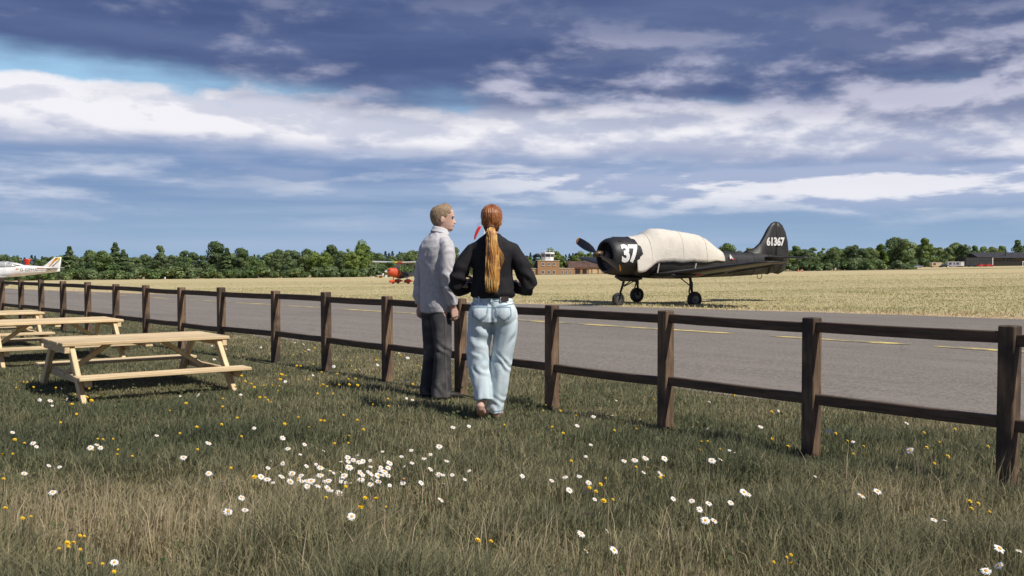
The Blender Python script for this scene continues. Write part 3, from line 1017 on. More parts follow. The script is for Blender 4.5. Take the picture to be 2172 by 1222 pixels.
def touring_aircraft(loc, rz, reg, fin_kind):
    t = empty("touring_aircraft", loc, rz)
    fus_mb([(2.55, 0.22, 1.15, 1.55, 2.2), (2.40, 0.42, 0.95, 1.70, 2.3), (1.6, 0.52, 0.88, 1.78, 2.4), (0.9, 0.57, 0.86, 1.78, 2.4), (0.0, 0.57, 0.86, 1.76, 2.4),
            (-1.0, 0.52, 0.90, 1.86, 2.3), (-1.7, 0.44, 0.98, 1.86, 2.2), (-2.6, 0.33, 1.08, 1.80, 2.1), (-3.4, 0.23, 1.18, 1.73, 2.0), (-4.1, 0.13, 1.27, 1.66, 2.0), (-4.6, 0.05, 1.34, 1.55, 2.0)], 22).build("fuselage", M_PLANEW, t, True)
    can = fus_mb([(1.0, 0.38, 1.60, 1.78, 2.2), (0.5, 0.50, 1.55, 2.02, 2.2), (0.0, 0.52, 1.52, 2.12, 2.2), (-0.6, 0.51, 1.52, 2.12, 2.2), (-1.1, 0.48, 1.55, 2.04, 2.2), (-1.5, 0.42, 1.60, 1.92, 2.2)], 20).build("canopy", M_GLASS, t, True)
    for x, w, zt in ((0.02, 0.525, 2.125), (-0.75, 0.515, 2.115)):
        fus_mb([(x, w, 1.52, zt, 2.2), (x - 0.05, w, 1.52, zt, 2.2)], 20).build("canopy_frame", M_PLANEW, can, True)
    fus_mb([(-1.0, 0.45, 1.86, 2.085, 2.2), (-1.8, 0.36, 1.80, 1.90, 2.2)], 16).build("cabin_roof", M_PLANEW, can, True)
    for s in (1, -1):
        wg = wing_mb([(s * 0.3, 0.75, 1.85, 0.95, 0.24), (s * 2.4, 0.75, 1.85, 0.97, 0.22), (s * 4.2, 0.45, 1.15, 1.42, 0.12), (s * 4.36, 0.3, 0.9, 1.47, 0.07)]).build("wing", M_PLANEW, t, True)
        wing_mb([(s * 2.4, 0.78, 0.12, 0.98, 0.10), (s * 4.2, 0.48, 0.10, 1.43, 0.08)]).build("leading_edge_stripe", M_ORANGE, wg, True)
        MB().tube([(0.9, s * 1.3, 0.30), (0.75, s * 1.3, 0.30), (0.2, s * 1.3, 0.32), (-0.5, s * 1.3, 0.38)], [(0.02, 0.04), (0.11, 0.20), (0.11, 0.22), (0.02, 0.04)], 12, (0, 1, 0)).build("wheel_fairing", M_PLANEW, t, True)
        MB().tube([(0.25, s * 1.3, 0.95), (0.25, s * 1.3, 0.4)], [(0.04, 0.12), (0.03, 0.10)], 10, (0, 1, 0)).build("leg_fairing", M_PLANEW, t, True)
        wheel_parts("wheel", t, (0.3, s * 1.3, 0.19), 0.19, 0.12, M_TYRE, M_RIM)
        secs = [(s * 0.05, -3.75, 0.78, 1.62, 0.08), (s * 1.5, -3.80, 0.72, 1.62, 0.06), (s * 1.58, -3.88, 0.5, 1.62, 0.03)]
        wing_mb(secs).build("tailplane", M_PLANEW, t, True)
    MB().tube([(2.3, 0, 0.32), (2.15, 0, 0.32), (1.7, 0, 0.34), (1.3, 0, 0.40)], [(0.02, 0.04), (0.10, 0.18), (0.10, 0.18), (0.02, 0.04)], 12, (0, 1, 0)).build("wheel_fairing", M_PLANEW, t, True)
    MB().tube([(1.75, 0, 0.95), (1.8, 0, 0.4)], 0.045, 10).build("nose_strut", M_STEEL, t, True)
    wheel_parts("wheel", t, (1.8, 0, 0.19), 0.18, 0.11, M_TYRE, M_RIM)
    pr = MB().tube([(2.55, 0, 1.35), (2.68, 0, 1.35), (2.85, 0, 1.35)], [0.16, 0.12, 0.02], 14).build("spinner", M_PLANEW, t, True)
    for s in (1, -1):
        MB().bar((2.62, 0, 1.35), (2.62, s * 0.35, 1.35 + s * 0.82), 0.12, 0.03, (1, 0, 0)).build("blade", M_BLADE, pr)
    if fin_kind == 0:
        fin = [(-3.10, 1.70), (-3.45, 1.78), (-4.22, 2.44), (-4.72, 2.44), (-4.62, 1.72), (-4.55, 1.32), (-4.2, 1.30), (-3.6, 1.45)]
        f = slab_mb(fin, 0, 0.11, 0.4).build("fin", M_PLANEW, t, True)
        for s in (1, -1):
            def strip(pts, m, nm):
                MB().add([(x, s * 0.062, z) for x, z in pts] + [(x, s * 0.058, z) for x, z in pts],
                         [tuple(range(len(pts))), tuple(reversed(range(len(pts), 2 * len(pts))))]).build(nm, m, f)
            strip([(-3.78, 1.72), (-3.90, 1.72), (-4.52, 2.40), (-4.30, 2.40)], M_ORANGE, "orange_stripe")
            strip([(-4.33, 2.40), (-4.53, 2.40), (-4.66, 2.40), (-4.66, 2.34), (-4.30, 2.12), (-4.28, 2.30)], M_YELLOW, "yellow_stripe")
            strip([(-4.02, 1.72), (-4.12, 1.72), (-4.66, 2.26), (-4.66, 2.32)], M_GREY, "grey_stripe")
            MB().add([(-3.0, s * 0.295, 1.57), (-3.85, s * 0.18, 1.56), (-3.85, s * 0.18, 1.61), (-3.0, s * 0.295, 1.63)], [(0, 1, 2, 3), (3, 2, 1, 0)]).build("orange_stripe", M_ORANGE, t)
            MB().add([(-3.0, s * 0.30, 1.45), (-3.85, s * 0.187, 1.46), (-4.1, s * 0.150, 1.60), (-3.8, s * 0.187, 1.49), (-3.0, s * 0.30, 1.475)], [(0, 1, 2, 3, 4), (4, 3, 2, 1, 0)]).build("grey_stripe", M_GREY, t)
            MB().add([(-1.55, s * 0.475, 1.52), (-1.75, s * 0.452, 1.52), (-1.75, s * 0.45, 1.58), (-1.55, s * 0.472, 1.58)], [(0, 1, 2, 3), (3, 2, 1, 0)]).build("orange_stripe", M_ORANGE, t)
        if reg:
            me = text_mesh(reg, 0.30, 0.0, 1.1)
            for v in me.vertices:
                x = -2.42 - v.co.x
                v.co = Vector((x, 0.355 + 0.128 * (x + 2.42), 1.46 + v.co.y * 1.05))
            me.materials.append(M_LETTER)
            link("registration", me, t)
    else:
        fin = [(-3.2, 1.70), (-3.8, 1.85), (-4.28, 2.62), (-4.55, 2.62), (-4.42, 2.25), (-4.30, 1.5), (-3.6, 1.45)]
        slab_mb(fin, 0, 0.11, 0.4).build("fin", M_GREY, t, True)
        rud = [(-4.30, 2.66), (-4.90, 2.66), (-4.62, 1.98), (-4.55, 1.50), (-4.28, 1.50), (-4.34, 1.85), (-4.42, 2.25)]
        slab_mb(rud, 0, 0.12, 0.4).build("rudder", M_RED, t, True)
    return t


p = (-41.6, 80.0)
o = tag(touring_aircraft((p[0], p[1], zof(*p) - 0.02), R(186), "G-GEMA", 0), "white low wing touring aircraft lettered G-GEMA with orange tail stripes", "aircraft")
o.scale = (1.06, 1.06, 1.06)
p = (-51.8, 95.0)
o = tag(touring_aircraft((p[0], p[1], zof(*p) - 0.02), R(190), None, 1), "light aircraft with red and black tail behind the white one", "aircraft")
o.scale = (1.08, 1.08, 1.08)


def microlight(loc, rz):
    t = empty("microlight_aircraft", loc, rz)
    m_red = plain("orange_red_fabric", (0.58, 0.085, 0.03), 0.55)
    fus_mb([(2.0, 0.12, 1.22, 1.42, 2.0), (1.85, 0.30, 1.0, 1.62, 2.1), (1.4, 0.40, 0.78, 1.72, 2.2), (0.9, 0.45, 0.66, 1.70, 2.3), (0.35, 0.48, 0.60, 1.30, 2.3)], 18).build("nose_pod", m_red, t, True)
    MB().tube([(2.0, 0, 1.32), (2.12, 0, 1.32), (2.35, 0, 1.32)], [0.14, 0.11, 0.01], 12).build("spinner", M_PLANEW, t, True)
    pr = MB().bar((2.1, -0.75, 1.15), (2.1, 0.75, 1.49), 0.11, 0.025, (1, 0, 0)).build("propeller", M_BLADE, t)
    fus_mb([(0.55, 0.47, 0.56, 1.35, 2.3), (0.1, 0.48, 0.55, 1.25, 2.3), (-0.6, 0.42, 0.62, 1.2, 2.2), (-1.4, 0.25, 0.85, 1.2, 2.0)], 16).build("cabin_tub", M_GREY, t, True)
    ws = MB().add([(0.85, 0.44, 1.62), (0.85, -0.44, 1.62), (0.35, -0.42, 2.16), (0.35, 0.42, 2.16), (0.83, 0.44, 1.60), (0.83, -0.44, 1.60), (0.33, -0.42, 2.14), (0.33, 0.42, 2.14)],
                  [(0, 1, 2, 3), (7, 6, 5, 4), (0, 4, 5, 1), (2, 6, 7, 3), (1, 5, 6, 2), (0, 3, 7, 4)]).build("windscreen", M_GLASS, t)
    wg = wing_mb([(y, 0.75 - abs(y) * 0.02, 1.5, 2.24 + abs(y) * 0.02, 0.20) for y in (-5.0, -4.9, -2.5, 0, 2.5, 4.9, 5.0)]).build("wing", M_PLANEW, t, True)
    for y, m in ((-0.5, M_YELLOW), (0.5, m_red), (-1.4, plain("green_fabric", (0.05, 0.35, 0.15), 0.5))):
        wing_mb([(y - 0.42, 0.77, 1.54, 2.25, 0.215), (y + 0.42, 0.77, 1.54, 2.25, 0.215)]).build("wing_stripe", m, wg, True)
    for s in (1, -1):
        MB().tube([(0.5, s * 0.45, 0.75), (0.35, s * 2.6, 2.22)], 0.028, 8).build("strut", M_STEEL, t)
        MB().tube([(-0.35, s * 0.40, 0.75), (-0.45, s * 2.6, 2.22)], 0.028, 8).build("strut", M_STEEL, t)
        MB().tube([(0.15, s * 0.44, 1.25), (-0.05, s * 0.40, 2.20)], 0.03, 8).build("cabin_tube", M_STEEL, t)
        MB().tube([(-0.2, s * 0.40, 0.75), (-0.2, s * 0.92, 0.30)], [(0.09, 0.03), (0.08, 0.025)], 8).build("leg", M_PLANEW, t)
        MB().tube([(0.45, s * 0.95, 0.26), (0.3, s * 0.95, 0.28), (-0.2, s * 0.95, 0.32), (-0.75, s * 0.95, 0.30)], [(0.03, 0.04), (0.12, 0.17), (0.13, 0.20), (0.03, 0.05)], 12, (0, 1, 0)).build("wheel_fairing", m_red, t, True)
        wheel_parts("wheel", t, (-0.15, s * 0.95, 0.17), 0.17, 0.11, M_TYRE, M_RIM)
        wing_mb([(s * 0.03, -3.6, 0.95, 1.42, 0.07), (s * 1.3, -3.75, 0.75, 1.42, 0.05)]).build("tailplane", M_PLANEW, t, True)
    MB().tube([(1.75, 0, 0.26), (1.6, 0, 0.28), (1.1, 0, 0.30), (0.65, 0, 0.28)], [(0.03, 0.04), (0.11, 0.16), (0.12, 0.18), (0.03, 0.05)], 12, (0, 1, 0)).build("wheel_fairing", m_red, t, True)
    wheel_parts("wheel", t, (1.2, 0, 0.16), 0.16, 0.10, M_TYRE, M_RIM)
    MB().tube([(1.15, 0, 0.75), (1.2, 0, 0.36)], 0.04, 8).build("nose_strut", M_STEEL, t)
    MB().tube([(-0.6, 0, 2.1), (-2.2, 0, 1.75), (-4.3, 0, 1.42)], 0.06, 8).build("tail_boom", M_STEEL, t, True)
    slab_mb([(-3.5, 1.45), (-4.0, 2.25), (-4.4, 2.3), (-4.6, 1.4), (-4.4, 1.2)], 0, 0.06).build("fin", M_PLANEW, t)
    return t


p = (-11.1, 100.0)
o = tag(microlight((p[0], p[1], zof(*p)), R(222)), "high wing microlight with orange red nose pod and red wheel fairings", "aircraft")
o.scale = (0.92, 0.92, 0.95)

# ------------------------------------------------------------------ windsock
p = (-4.2, 150.0)
ws = tag(empty("windsock", (p[0], p[1], zof(*p))), "limp red windsock on a mast", "windsock")
zs = 482; ztop = 1.25 + (557 - 481) * 150 / 2100 - ws.location.z
MB().tube([(0, 0, -0.1), (0, 0, ztop * 0.6), (0, 0, ztop + 0.1)], [0.07, 0.06, 0.045], 10).build("mast", plain("mast_white", (0.7, 0.7, 0.7), 0.5), ws, True)
MB().tube([(0, 0, ztop), (-0.62, 0, ztop)], 0.02, 6).build("swivel_arm", M_STEEL, ws)
path = [(-0.55, 0, ztop), (-0.72, 0, ztop - 0.12), (-0.95, 0, ztop - 0.5), (-1.18, 0, ztop - 1.0), (-1.36, 0, ztop - 1.5), (-1.46, 0, ztop - 1.95)]
MB().tube(path, [0.17, 0.23, 0.24, 0.22, 0.18, 0.10], 14, (0, 1, 0)).build("sock", plain("red_nylon", (0.60, 0.028, 0.02), 0.7), ws, True)

# ------------------------------------------------------------------ airfield buildings
M_BRICK = material("buff_brick", (0.42, 0.25, 0.135), (0.33, 0.185, 0.095), 0.85, scale=1.6, stretch=(1, 1, 4), detail=6, bump=0.01, bscale=8)
M_COPING = plain("pale_coping", (0.72, 0.66, 0.56), 0.7)
M_WFRAME = plain("white_window_frame", (0.74, 0.73, 0.72), 0.5)
M_PANE = plain("dark_window_glass", (0.045, 0.055, 0.07), 0.12, spec=0.8)
M_CAB = plain("white_cladding", (0.74, 0.72, 0.71), 0.6)
M_SHEET = material("brown_roof_sheet", (0.085, 0.048, 0.036), (0.13, 0.075, 0.055), 0.7, scale=0.8)
M_DARKIN = plain("dark_door_opening", (0.028, 0.022, 0.02), 0.8)
M_CREAM = plain("cream_panel", (0.62, 0.48, 0.29), 0.7)
M_SLATE = material("dark_grey_cladding", (0.028, 0.028, 0.031), (0.048, 0.047, 0.049), 0.75, scale=0.7)
M_TIMBER = material("brown_timber_wall", (0.13, 0.072, 0.024), (0.045, 0.031, 0.018), 0.8, scale=0.35, lohi=(0.4, 0.6))


def window(parent, x, y, z, w, h, bars=(1, 1)):
    """window on a wall whose face is at local y"""
    fr = MB()
    b = 0.09
    fr.box((x - w / 2 + b / 2, y - 0.03, z), (b, 0.12, h)).box((x + w / 2 - b / 2, y - 0.03, z), (b, 0.12, h))
    fr.box((x, y - 0.03, z + h / 2 - b / 2), (w - 2 * b, 0.11, b)).box((x, y - 0.03, z - h / 2 + b / 2), (w - 2 * b, 0.11, b))
    for i in range(bars[0]):
        fr.box((x - w / 2 + w * (i + 1) / (bars[0] + 1), y - 0.03, z), (0.06, 0.10, h - 2 * b))
    o = fr.build("window", M_WFRAME, parent)
    MB().box((x, y - 0.01, z), (w - 2 * b, 0.04, h - 2 * b)).build("pane", M_PANE, o)
    MB().box((x, y - 0.07, z - h / 2 - 0.08), (w + 0.25, 0.20, 0.12)).build("sill", M_COPING, o)


def control_tower(loc):
    t = empty("control_tower", loc)
    MB().box((0, 4, 2.85), (8.8, 8, 6.3)).build("wall", M_BRICK, t)
    MB().box((0, 4, 6.06), (9.1, 8.3, 0.16)).build("coping", M_COPING, t)
    MB().box((-5.05, 6.2, 2.9), (1.3, 4.0, 6.0)).build("shaded_side_block", M_SLATE, t)  # dark block added to stand in for the tower's shaded left face
    for s, x0, x1 in ((-1, -11.5, -4.4), (1, 4.4, 10.4)):
        w = MB().box(((x0 + x1) / 2, 4.2, 1.25), (x1 - x0 - 0.02, 7, 3.2)).build("side_wing", M_BRICK, t)
        MB().box(((x0 + x1) / 2, 4.2, 2.93), (x1 - x0 - 0.04, 7.3, 0.16)).build("coping", M_COPING, w)
    for i in (-1, 0, 1):
        window(t, i * 2.2, 0, 4.65, 1.0, 1.15)
        window(t, i * 2.2, 0, 1.35, 1.05, 1.5)
    for x in (-6.0, -8.0, 5.6, 7.2, 8.8):
        window(t, x, 0.7, 1.35, 0.75, 1.5)
    # octagonal control room
    def octa(r, z0, z1, name, m, par=t, r2=None):
        pts = lambda q, z: [Vector((-0.3 + q * math.cos(R(22.5 + 45 * k)), 4 + q * math.sin(R(22.5 + 45 * k)), z)) for k in range(8)]
        return MB().loft([pts(r, z0), pts(r2 or r, z1)]).build(name, m, par)
    cab = octa(2.65, 6.1, 7.55, "control_room_base", M_CAB)
    octa(2.60, 7.55, 8.75, "control_room_glazing", M_PANE, t, 2.85)
    for k in range(8):
        a = R(22.5 + 45 * k)
        MB().bar((-0.3 + 2.66 * math.cos(a), 4 + 2.66 * math.sin(a), 7.5), (-0.3 + 2.90 * math.cos(a), 4 + 2.90 * math.sin(a), 8.8), 0.12, 0.12).build("mullion", M_CAB, t)
    octa(3.05, 8.75, 9.35, "roof_fascia", M_CAB, t, 3.0)
    octa(2.75, 9.35, 9.5, "roof", M_CAB, t, 2.6)
    rail = MB()
    for k in range(8):
        a = R(22.5 + 45 * k); b = R(67.5 + 45 * k)
        pa = Vector((-0.3 + 2.6 * math.cos(a), 4 + 2.6 * math.sin(a), 9.5)); pb = Vector((-0.3 + 2.6 * math.cos(b), 4 + 2.6 * math.sin(b), 9.5))
        up = Vector((0, 0, 0.7))
        rail.bar(pa, pa + up, 0.06, 0.06, (1, 0, 0)).bar(pa + up, pb + up, 0.05, 0.05)
    rail.build("roof_railing", M_CAB, t)
    MB().tube([(0.6, 4.5, 9.4), (0.6, 4.5, 11.6)], 0.06, 6).build("aerial", M_CAB, t)
    return t


p = (14.8, 400.0)
tag(control_tower((p[0], p[1], zof(*p) - 0.5)), "buff brick control tower with white octagonal glazed room on top", "control tower")


def hangar_lines(parent, x0, x1, y0, z0, z1, y1, n):
    for i in range(n):
        x = x0 + (x1 - x0) * (i + 0.5) / n
        MB().bar((x, y0 - 0.06, z0), (x, y1 - 0.06, z1), 0.16, 0.12, (0, -1, 0.5)).build("roof_rib", plain("rust_rib", (0.20, 0.13, 0.10), 0.7) if i == 0 else bpy.data.materials["rust_rib"], parent)


def club_hangar(loc):
    t = empty("club_hangar", loc)
    MB().box((10.5, 9, 1.25), (26, 14, 3.3)).build("wall", M_BRICK, t)
    roof = MB().add([(-2.8, 1.5, 2.9), (24, 1.5, 2.9), (24, 6.5, 5.5), (-2.8, 6.5, 5.5), (-2.8, 16.5, 2.9), (24, 16.5, 2.9)],
                    [(0, 1, 2, 3), (3, 2, 5, 4), (0, 3, 4), (1, 5, 2), (0, 4, 5, 1)]).build("roof", M_SHEET, t)
    hangar_lines(roof, 5.5, 24, 1.5, 2.95, 5.5, 6.4, 12)
    for x, w, m, nm in ((1.0, 2.0, M_DARKIN, "painted_dark_opening"), (3.8, 1.6, M_DARKIN, "painted_dark_opening"), (5.9, 0.7, M_CREAM, "door_panel"), (7.9, 1.9, M_CREAM, "door_panel"), (10.1, 0.8, M_CREAM, "door_panel"), (15.5, 7.5, M_DARKIN, "painted_dark_opening")):  # dark slabs on the solid wall paint the unlit interior of open doors
        MB().box((x, 1.96, 1.25), (w, 0.14, 2.0)).build(nm, m, t)
    sg = MB().box((4.4, 4.6, 5.9), (1.5, 0.12, 0.62)).build("roof_sign", plain("teal_sign", (0.02, 0.42, 0.33), 0.5), t)
    for x in (3.8, 5.0):
        MB().tube([(x, 4.75, 4.3), (x, 4.75, 5.9)], 0.05, 6).build("sign_post", M_STEEL, t)
    return t


p = (26.0, 404.0)
tag(club_hangar((p[0], p[1], zof(*p) - 0.3)), "low brick hangar with ribbed brown roof beside the control tower", "hangar")


def office(loc):
    t = empty("office_building", loc)
    MB().box((6.7, 5, 2.3), (13.4, 10, 5.4)).build("wall", M_SLATE, t)
    MB().box((6.7, 5, 5.06), (13.7, 10.3, 0.14)).build("parapet", M_SLATE, t)
    MB().box((13.62, 0.1, 2.2), (0.42, 0.5, 5.1)).build("white_corner_pier", M_CAB, t)
    for r_, z in ((0, 1.1), (1, 4.0)):
        for i in range(8):
            x = 1.0 + 1.6 * i
            o = MB().box((x, -0.03, z), (0.95, 0.10, 1.1)).build("window", M_SLATE, t)
            MB().box((x, -0.08, z), (0.78, 0.06, 0.95)).build("pane", M_PANE, o)
    return t


p = (229.0, 500.0)
tag(office((p[0], p[1], zof(*p) - 0.3)), "dark grey two storey flat roofed office with rows of windows", "building")


def old_hangar(loc):
    t = empty("old_hangar", loc)
    MB().box((24, 14, 2.2), (52, 24, 5.2)).build("wall", M_TIMBER, t)
    MB().add([(-3, 1.0, 4.6), (51, 1.0, 4.6), (50, 14, 7.6), (-2, 14, 7.6), (-3, 27, 4.6), (51, 27, 4.6)],
             [(0, 1, 2, 3), (3, 2, 5, 4), (0, 3, 4), (1, 5, 2), (0, 4, 5, 1)]).build("roof", M_SLATE, t)
    MB().box((12, 1.95, 1.6), (14, 0.16, 3.2)).build("hangar_door", M_DARKIN, t)
    MB().box((20.5, 1.7, 1.5), (1.8, 0.5, 2.8)).build("entrance_porch", M_CAB, t)
    MB().box((20.5, 1.42, 1.4), (1.0, 0.08, 2.2)).build("entrance_door", M_PANE, t)
    for i in range(10):
        MB().box((1.5 + i * 1.9, 1.97, 3.6), (1.1, 0.1, 0.7)).build("window", M_PANE, t)
    MB().tube([(13, 6, 5.4), (13, 6, 9.4)], 0.3, 8).build("flue", M_SLATE, t)
    return t


p = (242.5, 507.0)
tag(old_hangar((p[0], p[1], zof(*p) - 0.3)), "long brown timber hangar with dark pitched roof", "hangar")


def cabin(loc, L, H, m, nm, wins):
    t = empty(nm, loc)
    MB().box((L / 2, 1.4, H / 2 + 0.35), (L, 2.6, H)).build("body", m, t)
    MB().box((L / 2, 1.4, H + 0.41), (L + 0.2, 2.8, 0.12)).build("roof", M_CAB, t)
    for x, w in wins:
        MB().box((x, 0.06, H * 0.6 + 0.35), (w, 0.12, H * 0.42)).build("window", M_PANE, t)
    for x in (0.5, L - 0.5):
        MB().box((x, 1.4, 0.05), (0.4, 2.0, 0.7)).build("support", M_SLATE, t)
    return t


for (px_, L, H, m, wins, lab) in ((1977, 4.8, 2.0, M_CREAM, ((1.2, 1.2),), "small cream portable cabin standing before the trees"),
                                  (2010, 6.3, 2.2, plain("lilac_grey_panel", (0.42, 0.40, 0.46), 0.6), ((1.3, 1.2), (3.2, 0.5), (4.9, 1.2)), "lilac grey portable cabin with two windows beside the dark office"),
                                  (2036, 2.1, 2.1, M_CAB, (), "plain white storage cabin against the dark office")):
    y = 488.0; x = (px_ - 1086) / 2100 * y
    tag(cabin((x, y, zof(x, y) + 0.1), L, H, m, "portable_cabin", wins), lab, "cabin")


def car(loc, rz, paint):
    t = empty("parked_car", loc, rz)
    rings = []
    for y, k in ((-0.85, 0.97), (-0.70, 1.0), (0.70, 1.0), (0.85, 0.97)):
        rings.append([Vector((x * k, y, z)) for x, z in ((-2.1, 0.35), (-2.15, 0.75), (-1.9, 0.92), (-0.9, 0.98), (0.9, 0.98), (1.9, 0.90), (2.15, 0.70), (2.1, 0.35))])
    MB().loft(rings).build("body", paint, t, False)
    rings = [[Vector((x, y * k, z)) for x, y in ((-1.35, -0.78), (-1.35, 0.78), (0.95, 0.78), (0.95, -0.78))] for z, k in ((0.96, 1),)]
    g = [[Vector(q) for q in ((-1.5, -0.78, 0.95), (-1.5, 0.78, 0.95), (1.1, 0.78, 0.95), (1.1, -0.78, 0.95))], [Vector(q) for q in ((-1.15, -0.64, 1.40), (-1.15, 0.64, 1.40), (0.4, 0.64, 1.40), (0.4, -0.64, 1.40))]]
    MB().loft(g).build("windows", M_PANE, t)
    MB().box((-0.38, 0, 1.42), (1.6, 1.28, 0.06)).build("roof", paint, t)
    for x in (-1.3, 1.3):
        for s in (-1, 1):
            MB().tube([(x, s * 0.70, 0.31), (x, s * 0.88, 0.31)], 0.31, 14).build("wheel", M_TYRE, t)
    return t


M_CARB = plain("silver_blue_car_paint", (0.33, 0.37, 0.50), 0.3, metal=0.3)
M_CARK = plain("black_car_paint", (0.03, 0.03, 0.035), 0.25)
for px_, pt, rz, lab in ((1946, M_CARB, 0.1, "silver blue car parked before the trees"), (2061, M_CARK, 0.0, "black car parked before the dark office"), (2079, M_RED, 0.5, "small red car parked before the dark office, beside the black car"), (2097, M_RED, 0.05, "red car side on beside the white corner pier of the office"), (2003, M_CARK, 0.0, "black car parked between the cream and lilac cabins")):
    y = 484.0; x = (px_ - 1086) / 2100 * y
    tag(car((x, y, zof(x, y) + 0.0), rz, pt), lab, "car", "cars parked by the far buildings")


# airfield markers, cones and small huts across the field
def marker(loc, h, top):
    t = empty("marker_post", loc)
    MB().tube([(0, 0, -0.1), (0, 0, h * 0.45)], [0.10 * h, 0.10 * h], 8).build("base", plain("marker_orange", (0.75, 0.36, 0.06), 0.6), t)
    MB().tube([(0, 0, h * 0.45), (0, 0, h * 0.86), (0, 0, h)], [0.20 * h, 0.20 * h, 0.10 * h], 10).build("head", top, t)
    return t


for px_, y, h_, lab in ((350, 230.0, 0.85, "small white topped orange marker before the dark wood"), (1772, 300.0, 1.0, "slim pale marker post before the right hand trees"),
                        (1743, 320.0, 0.7, "short pale marker on the runway edge"), (2010, 320.0, 1.15, "pale marker post before the lilac cabin"), (812, 260.0, 1.3, "white topped marker beside the small hut")):
    x = (px_ - 1086) / 2100 * y
    tag(marker((x, y, zof(x, y)), h_, M_CAB), lab, "marker", "marker posts across the airfield")
conem = MB().tube([(0, 0, 0.0), (0, 0, 0.04)], 0.34, 4).tube([(0, 0, 0.04), (0, 0, 0.7), (0, 0, 0.9)], [0.24, 0.10, 0.05], 12).mesh("traffic_cone")
conem.materials.append(plain("cone_red", (0.72, 0.10, 0.04), 0.5))
for px_ in (1693, 1702):
    y = 318.0; x = (px_ - 1086) / 2100 * y
    o = link("traffic_cone", conem, None, None, (x, y, zof(x, y)))
    MB().tube([(0, 0, 0.36), (0, 0, 0.52)], [0.185, 0.155], 12).build("white_band", M_CAB, o)
    tag(o, "red traffic cone with white band on the runway edge", "cone", "red cones by the runway")
y = 262.0; x = (799 - 1086) / 2100 * y
hut = tag(empty("timber_hut", (x, y, zof(x, y))), "tiny brown hut with pale flat roof beyond the microlight", "hut")
MB().box((0.65, 0.6, 0.25), (1.2, 1.1, 0.6)).build("wall", M_TIMBER, hut)
MB().box((0.68, 0.6, 0.62), (1.4, 1.3, 0.14)).build("roof", M_COPING, hut)
MB().box((0.4, 0.03, 0.22), (0.4, 0.06, 0.45)).build("door", M_CREAM, hut)
for px_, w, hh, lab in ((791, 0.7, 0.34, "low white box on the field left of the hut"), (819, 0.55, 0.72, "upright white box on the field right of the hut")):
    x = (px_ - 1086) / 2100 * y
    o = MB().box((0, 0, hh / 2 - 0.03), (w, 0.5, hh)).build("storage_box", M_CAB, None, False, (x, y, zof(x, y)))
    MB().box((0, 0, hh), (w + 0.08, 0.58, 0.07)).build("lid", M_COPING, o)
    tag(o, lab, "box", "white boxes by the hut")

# ------------------------------------------------------------------ trees
G_DARK = leafy("dark_broadleaf", [(0.0, (0.062, 0.100, 0.047)), (0.55, (0.148, 0.205, 0.088)), (1.0, (0.25, 0.315, 0.13))], trans=0.25)
G_MID = leafy("mid_broadleaf", [(0.0, (0.080, 0.126, 0.050)), (0.55, (0.20, 0.27, 0.10)), (1.0, (0.32, 0.39, 0.15))], trans=0.25)
G_LIGHT = leafy("light_broadleaf", [(0.0, (0.10, 0.15, 0.035)), (0.55, (0.20, 0.275, 0.07)), (1.0, (0.30, 0.37, 0.10))], trans=0.3)
G_PINE = leafy("cloud_shaded_pine", [(0.0, (0.016, 0.028, 0.024)), (1.0, (0.045, 0.068, 0.050))], trans=0.1)  # pine green darkened and blued to paint in the shade of cloud
M_BARK = material("grey_brown_bark", (0.07, 0.055, 0.04), (0.12, 0.095, 0.07), 0.9, scale=3.0, stretch=(4, 4, 1))
rng = np.random.default_rng(4)


def leaf_cards(cent, normal, size, tint):
    n = len(cent)
    nr = normal + rng.normal(0, 0.30, (n, 3)); nr /= np.linalg.norm(nr, axis=1)[:, None]
    a = np.cross(nr, rng.normal(0, 1, (n, 3))); a /= np.linalg.norm(a, axis=1)[:, None] + 1e-9
    b = np.cross(nr, a)
    sa = size[:, None] * a; sb = (size * rng.uniform(0.55, 0.9, n))[:, None] * b
    v = np.stack([cent - sa, cent - sb * 0.8, cent + sa, cent + sb], 1).reshape(-1, 3)
    return v, np.repeat(tint, 4)


def crown(seed, w=3.3, hgt=10.0, base=0.2, lobes=20, per=190, leaf=0.27, tall=False):
    r = np.random.default_rng(seed)
    C = []; N = []; S = []; T = []
    for i in range(lobes):
        u = r.uniform(0, 1)
        z = base + (hgt - base) * (0.09 + 0.83 * u)
        prof = math.sin(math.pi * min(1, max(0.0, (0.22 + 0.74 * u)))) ** 0.6
        if tall: prof *= 1.12 - 0.52 * u
        a = r.uniform(0, 2 * math.pi); q = math.sqrt(r.uniform(0.0, 1.0)) * w * 0.72 * prof
        c = np.array([q * math.cos(a), q * math.sin(a), z])
        rad = r.uniform(0.55, 1.45) * w / 3.3 * (0.62 + 0.5 * prof)
        n = r.normal(0, 1, (per, 3)); n /= np.linalg.norm(n, axis=1)[:, None]
        pos = c + n * rad * r.uniform(0.74, 1.10, (per, 1)) * np.array([1.15, 1.15, 0.9])
        lt = r.uniform(0.1, 0.75)
        C.append(pos); N.append(n + np.array([0, 0, 0.25])); S.append(r.uniform(0.6, 1.25, per) * leaf)
        T.append(np.clip(lt + r.normal(0, 0.16, per), 0, 1))
    C = np.concatenate(C); N = np.concatenate(N); S = np.concatenate(S); T = np.concatenate(T)
    C[:, 2] = np.maximum(C[:, 2], 0.15)
    v, t = leaf_cards(C, N, S, T)
    return np_mesh("crown", v, np.arange(len(v)), 4, {'tint': t})


